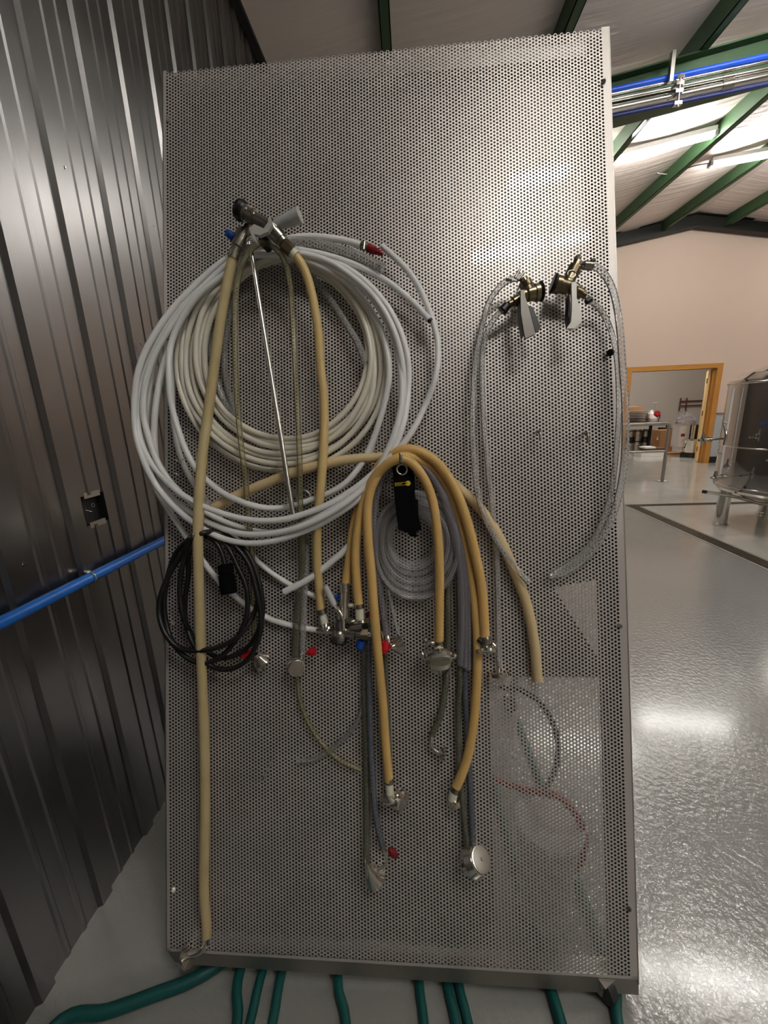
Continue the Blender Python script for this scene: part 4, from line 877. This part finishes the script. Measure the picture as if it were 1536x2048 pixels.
for i, (lab, x0, x1, r) in enumerate([('teal hose on the floor, leftmost of the three close together', 476, 474, .013), ('teal hose on the floor, middle of the three close together', 520, 500, .012), ('teal hose on the floor, rightmost of the three close together', 560, 545, .0125),
    ('teal hose alone on the floor below the left pleated cone cap', 676, 692, .0125), ('teal hose on the floor, left of the close pair under the board', 838, 848, .012), ('teal hose on the floor, left one of the close pair', 893, 912, .012),
    ('teal hose on the floor, right one of the close pair', 916, 936, .012), ('teal hose on the floor left of the black caster', 1097, 1122, .014), ('teal hose on the floor beneath the black caster', 1228, 1236, .013)]):
    teal_line(lab, (x0, 1960), (x1, 2046), (x1-x0)*.004, (x0-x1)*.002, r)

# ================================================================== BACKGROUND THINGS
# mirror polished brewing tank
tk = thing('brewing_tank', 'mirror-polished steel brewing tank on legs at the right edge', 'tank', (4.27, 4.66, 0))
TC = (4.27, 4.66)
def ring(g, z0, z1, prof, n=64): return lathe(g, (TC[0], TC[1], z0), (TC[0], TC[1], z1), prof, n)
R_ = .76
part(tk, 'shell', MIRROR, lambda g: ring(g, .46, 1.6, [(0, R_), (1, R_)]))
part(tk, 'dome', MIRROR, lambda g: ring(g, 1.6, 1.86, [(0, R_), (.12, R_*.985), (.4, R_*.86), (.75, R_*.55), (1, .12)]))
part(tk, 'base_dish', CHROME, lambda g: ring(g, .26, .46, [(0, .1), (.5, R_*.75), (.85, R_*.97), (1, R_)]))
for z in (.93, .5): part(tk, 'band', CHROME, lambda g: torus(g, (TC[0], TC[1], z), (0, 0, 1), R_+.002, .008, 64))
for (lx, ly) in ((3.63, 4.85), (4.46, 5.28), (4.9, 4.5), (4.2, 4.0)):
    lg = part(tk, 'leg', CHROME, lambda g: lathe(g, (lx, ly, .01), (lx, ly, .5), cyl(.062), 20))
    part(lg, 'foot', CHROME, lambda g: lathe(g, (lx, ly, 0), (lx, ly, .03), [(0, .08), (.4, .08), (1, .062)], 20))
def valve(q, Y, axis):
    c = YP(*q, Y); a = np.array(axis, float)
    t = part(tk, 'valve', CHROME, lambda g: [lathe(g, c-a*.05, c+a*.30, [(0, .012), (.1, .012), (.12, .03), (.2, .03), (.21, .018), (.35, .018), (.36, .03), (.44, .03), (.45, .012), (1, .012)], 16), lathe(g, c+[0, 0, -.06], c+[0, 0, .07], [(0, .012), (.5, .02), (1, .012)], 10)])
valve((1405, 880), 4.55, (.9, .2, 0)); valve((1455, 932), 4.15, (.4, .6, -.1)); valve((1430, 955), 4.5, (.9, .15, 0))
part(tk, 'drain_pipe', CHROME, lambda g: tube(g, [YP(1410, 984, 4.6), YP(1440, 988, 4.6), YP(1480, 996, 4.62), YP(1530, 1008, 4.65), (4.3, 4.66, .3)], .018, 10))
part(tk, 'pipe_tip', BLACK, lambda g: lathe(g, YP(1406, 983, 4.6), YP(1412, 984, 4.6), cyl(.02), 10))
part(tk, 'edge_highlight', WHITEP, lambda g: lathe(g, (TC[0]-.80, TC[1]+.1, .6), (TC[0]-.80, TC[1]+.1, 1.55), cyl(.012), 10))  # white bar added as the bright highlight down the tank edge
part(tk, 'shoulder_ring', CHROME, lambda g: torus(g, (TC[0], TC[1], 1.6), (0, 0, 1), R_+.002, .012, 64))
part(tk, 'gauge', CHROME, lambda g: tube(g, [YP(1447, 848, 4.2), YP(1452, 868, 4.15), YP(1448, 890, 4.15)], .012, 8))
# steel handrail
hr = thing('handrail', 'grey steel floor-mounted handrail in front of the wide doorway', 'handrail', (4.6, 7.65, 0))
hx2, hy2 = 4.57, 7.62
part(hr, 'top_loop', FRAME, lambda g: tube(g, [(hx2, hy2, 0), (hx2, hy2, .5), (hx2, hy2, .97), (hx2-.015, hy2, 1.02), (hx2-.07, hy2, 1.045), (hx2-.4, hy2, 1.045), (hx2-1.2, hy2, 1.045)], .028, 12, .04))
part(hr, 'mid_rail', FRAME, lambda g: lathe(g, (hx2, hy2, .55), (hx2-1.2, hy2, .55), cyl(.022), 12))
part(hr, 'post', FRAME, lambda g: lathe(g, (hx2-1.2, hy2, 0), (hx2-1.2, hy2, 1.05), cyl(.028), 12))
part(hr, 'base_plate', FRAME, lambda g: box(g, (hx2-.07, hy2-.07, 0), (hx2+.07, hy2+.07, .01)))
# store room contents (placed about y 12)
def onY(x, y, Y): return YP(x, y, Y)
def boxat(t, name, m, q0, q1, Y, dep):
    a, b = onY(*q0, Y), onY(*q1, Y); g = G(); box(g, (min(a[0], b[0]), Y, min(a[2], b[2])), (max(a[0], b[0]), Y+dep, max(a[2], b[2]))); return obj(name, g, m, t)
kg0 = None
for i, (x, lab) in enumerate(((1258, 'steel beer keg half hidden at the left end under the table'), (1273, 'steel beer keg without a dark label, middle of the three'), (1290, 'steel beer keg with black label, rightmost under the table'))):
    c = onY(x, 888, 12.4); kx = c[0]; 
    t = thing('beer_keg', lab, 'keg', (kx, 12.4, 0), 'steel kegs under the store room table')
    part(t, 'barrel', KEG, lambda g: lathe(g, (kx, 12.4, .0), (kx, 12.4, .62), [(0, .105), (.04, .118), (.3, .118), (.32, .126), (.35, .118), (.62, .118), (.64, .126), (.67, .118), (.92, .118), (.97, .1), (1, .1)], 24))
    part(t, 'label_band', BLACK, lambda g: lathe(g, (kx, 12.4, .27 if i == 1 else .25), (kx, 12.4, .3 if i == 1 else .42), cyl(.1275), 24))
tb = thing('work_table', 'dark table in the store room with cardboard stacked on top', 'table', (6.4, 12.3, 0))
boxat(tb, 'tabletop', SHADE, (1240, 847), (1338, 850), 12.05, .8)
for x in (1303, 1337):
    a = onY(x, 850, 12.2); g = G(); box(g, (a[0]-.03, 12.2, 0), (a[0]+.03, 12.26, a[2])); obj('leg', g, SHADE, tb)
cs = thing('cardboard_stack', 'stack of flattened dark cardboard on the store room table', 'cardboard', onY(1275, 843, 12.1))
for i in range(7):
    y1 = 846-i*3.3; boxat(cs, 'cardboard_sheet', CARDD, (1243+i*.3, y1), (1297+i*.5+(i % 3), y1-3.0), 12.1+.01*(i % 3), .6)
ob = thing('open_box', 'open cardboard box lying on top of the cardboard stack', 'box', onY(1270, 820, 12.2))
a, b = onY(1254, 822, 12.2), onY(1287, 813, 12.2)
g = G(); box(g, (a[0], 12.2, a[2]), (b[0], 12.25, b[2])); obj('flap', g, CARD, ob)
g = G(); box(g, (a[0]+.05, 12.3, a[2]), (b[0]-.1, 12.7, b[2]+.01)); obj('carton', g, mat('pale_carton', rgb(214, 184, 150)), ob)
fx = onY(1313, 828, 12.2)
fe = thing('red_device', 'red round device with a pole standing on the store room table', 'tool', (fx[0], 12.2, onY(1313, 843, 12.2)[2]))  # red round device of unknown use
part(fe, 'red_round', DRED, lambda g: lathe(g, fx-[0, .04, 0], fx+[0, .04, 0], [(0, .06), (.1, .09), (.9, .09), (1, .06)], 20))
part(fe, 'round_face', RED, lambda g: lathe(g, fx-[0, .05, 0], fx-[0, .04, 0], cyl(.035), 14))
part(fe, 'pole', ALU, lambda g: [lathe(g, (fx[0]-.04, 12.2, onY(1310, 843, 12.2)[2]), onY(1310, 808, 12.2), cyl(.012), 8), lathe(g, onY(1306, 806, 12.2), onY(1315, 806, 12.2), cyl(.012), 8)])
part(fe, 'loop', BLACK, lambda g: tube(g, [onY(1318, 822, 12.2), onY(1320, 832, 12.2), onY(1316, 842, 12.2)], .012, 8))
jg = thing('plastic_jug', 'pale rounded plastic cover beside the red device on the table', 'cover', onY(1303, 843, 12.3))
part(jg, 'shell', PLASTW, lambda g: lathe(g, onY(1303, 843, 12.3), onY(1303, 820, 12.3), [(0, .13), (.3, .15), (.7, .12), (1, .04)], 20))
bx = thing('cardboard_box', 'large brown cardboard box leaning right of the kegs', 'box', onY(1330, 885, 11.6))
P4 = [onY(1315, 880, 11.6), onY(1338, 882, 11.6), onY(1334, 860, 11.6), onY(1322, 861, 11.6)]
part(bx, 'carton', CARD, lambda g: [box(g, (P4[0][0], 11.5, .0), (P4[1][0]+.05, 11.9, P4[2][2]))]); part(bx, 'open_flap', mat('pale_carton'  , rgb(214, 184, 150)), lambda g: [lathe(g, P4[0], P4[3], cyl(.03), 4)])
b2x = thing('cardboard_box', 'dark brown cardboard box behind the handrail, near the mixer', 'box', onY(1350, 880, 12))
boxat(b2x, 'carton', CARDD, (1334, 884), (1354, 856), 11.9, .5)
wp = thing('flat_carton', 'white flattened carton lying on the store room floor', 'carton', onY(1310, 898, 11))
a, b = onY(1284, 900, 11.0)[0], onY(1336, 900, 11.0)[0]
g = G(); box(g, (a, 11.0, .0), (b, 11.35, .12)); obj('panel', g, WHITEP, wp)
g = G(); box(g, (a+.12, 11.03, .121), (b-.05, 11.33, .22)); obj('brown_layer', g, CARDD, wp)
g = G(); box(g, (a+.08, 11.02, .221), (a+.35, 11.3, .26)); obj('white_flap', g, WHITEP, wp)
fo = thing('floor_board', 'brown flat board sticking out under the handrail', 'board', FL(1345, 908))
a = FL(1340, 910); g = G(); box(g, (a[0]-.1, a[1]-.05, 0), (a[0]+.75, a[1]+.25, .06)); obj('panel', g, CARD, fo)
# black and steel machine
mx = thing('floor_machine', 'black and silver machine with a steel bowl beside the open door leaf', 'machine', onY(1385, 908, 11))
YM = 10.8
cxm, cym = onY(1384, 900, YM)[0], YM
zt = onY(1384, 850, YM)[2]
part(mx, 'base', BLACK, lambda g: lathe(g, (cxm, cym, 0), (cxm, cym, .12), [(0, .24), (1, .22)], 24))
part(mx, 'steel_bowl', CHROME, lambda g: lathe(g, (cxm, cym, .12), (cxm, cym, .46), [(0, .2), (.86, .225), (.88, .25), (1, .25)], 28))
part(mx, 'black_drum', BLACK, lambda g: lathe(g, (cxm+.08, cym, .46), (cxm+.08, cym, zt), [(0, .17), (1, .17)], 24))
px0, px1 = onY(1357, 900, YM)[0], onY(1371, 900, YM)[0]
part(mx, 'grey_panel', PLASTW, lambda g: box(g, (px0, cym+.05, .25), (px1, cym+.35, zt-.02)))
part(mx, 'steel_column', CHROME, lambda g: lathe(g, (px1+.06, cym-.1, .46), (px1+.06, cym-.1, zt), cyl(.045), 14))
part(mx, 'display', DRED, lambda g: box(g, (px0+.04, cym+.04, zt-.28), (px1-.04, cym+.05, zt-.21)))
part(mx, 'latch', BRASS, lambda g: box(g, (cxm+.06, cym-.25, .3), (cxm+.13, cym-.22, .4)))
pb = thing('wrapped_bundle', 'crumpled clear plastic wrapped bundle on top of the machine', 'bundle', (cxm, cym+.2, zt))
g = G(); rnd = random.Random(2); N_ = 14
for i in range(N_):
    for j in range(8): pass
V_ = []; 
for i in range(10):
    for j in range(12):
        th = 2*PI*j/12; ph = PI*(i+.5)/10*.5; rr = .26*(1+.12*rnd.uniform(-1, 1)); V_.append((cxm-.12+rr*math.cos(th)*math.cos(ph)*.9, cym+.2+rr*.6*math.sin(th)*math.cos(ph), zt+.005+.30*math.sin(ph)*(1+.1*rnd.uniform(-1, 1))))
g.add(V_, [(i*12+j, i*12+(j+1) % 12, (i+1)*12+(j+1) % 12, (i+1)*12+j) for i in range(9) for j in range(12)]+[tuple(range(12))[::-1], tuple(range(108, 120))], False)
obj('wrap', g, CLEARG, pb)
rk = thing('wall_rack', 'dark red pipe rack on the store room back wall', 'rack', onY(1380, 810, RY-.1))
RW = mat('oxide_red_rail', rgb(96, 52, 48))
for q0, q1 in (((1362, 796), (1358, 822)), ((1374, 796), (1371, 822)), ((1360, 803), (1410, 801)), ((1360, 812), (1410, 810))):
    part(rk, 'rail', RW, lambda g: lathe(g, onY(*q0, RY-.1), onY(*q1, RY-.1), cyl(.022), 8))
# things left on the floor right of the frame that the polished board and tank reflect are left out
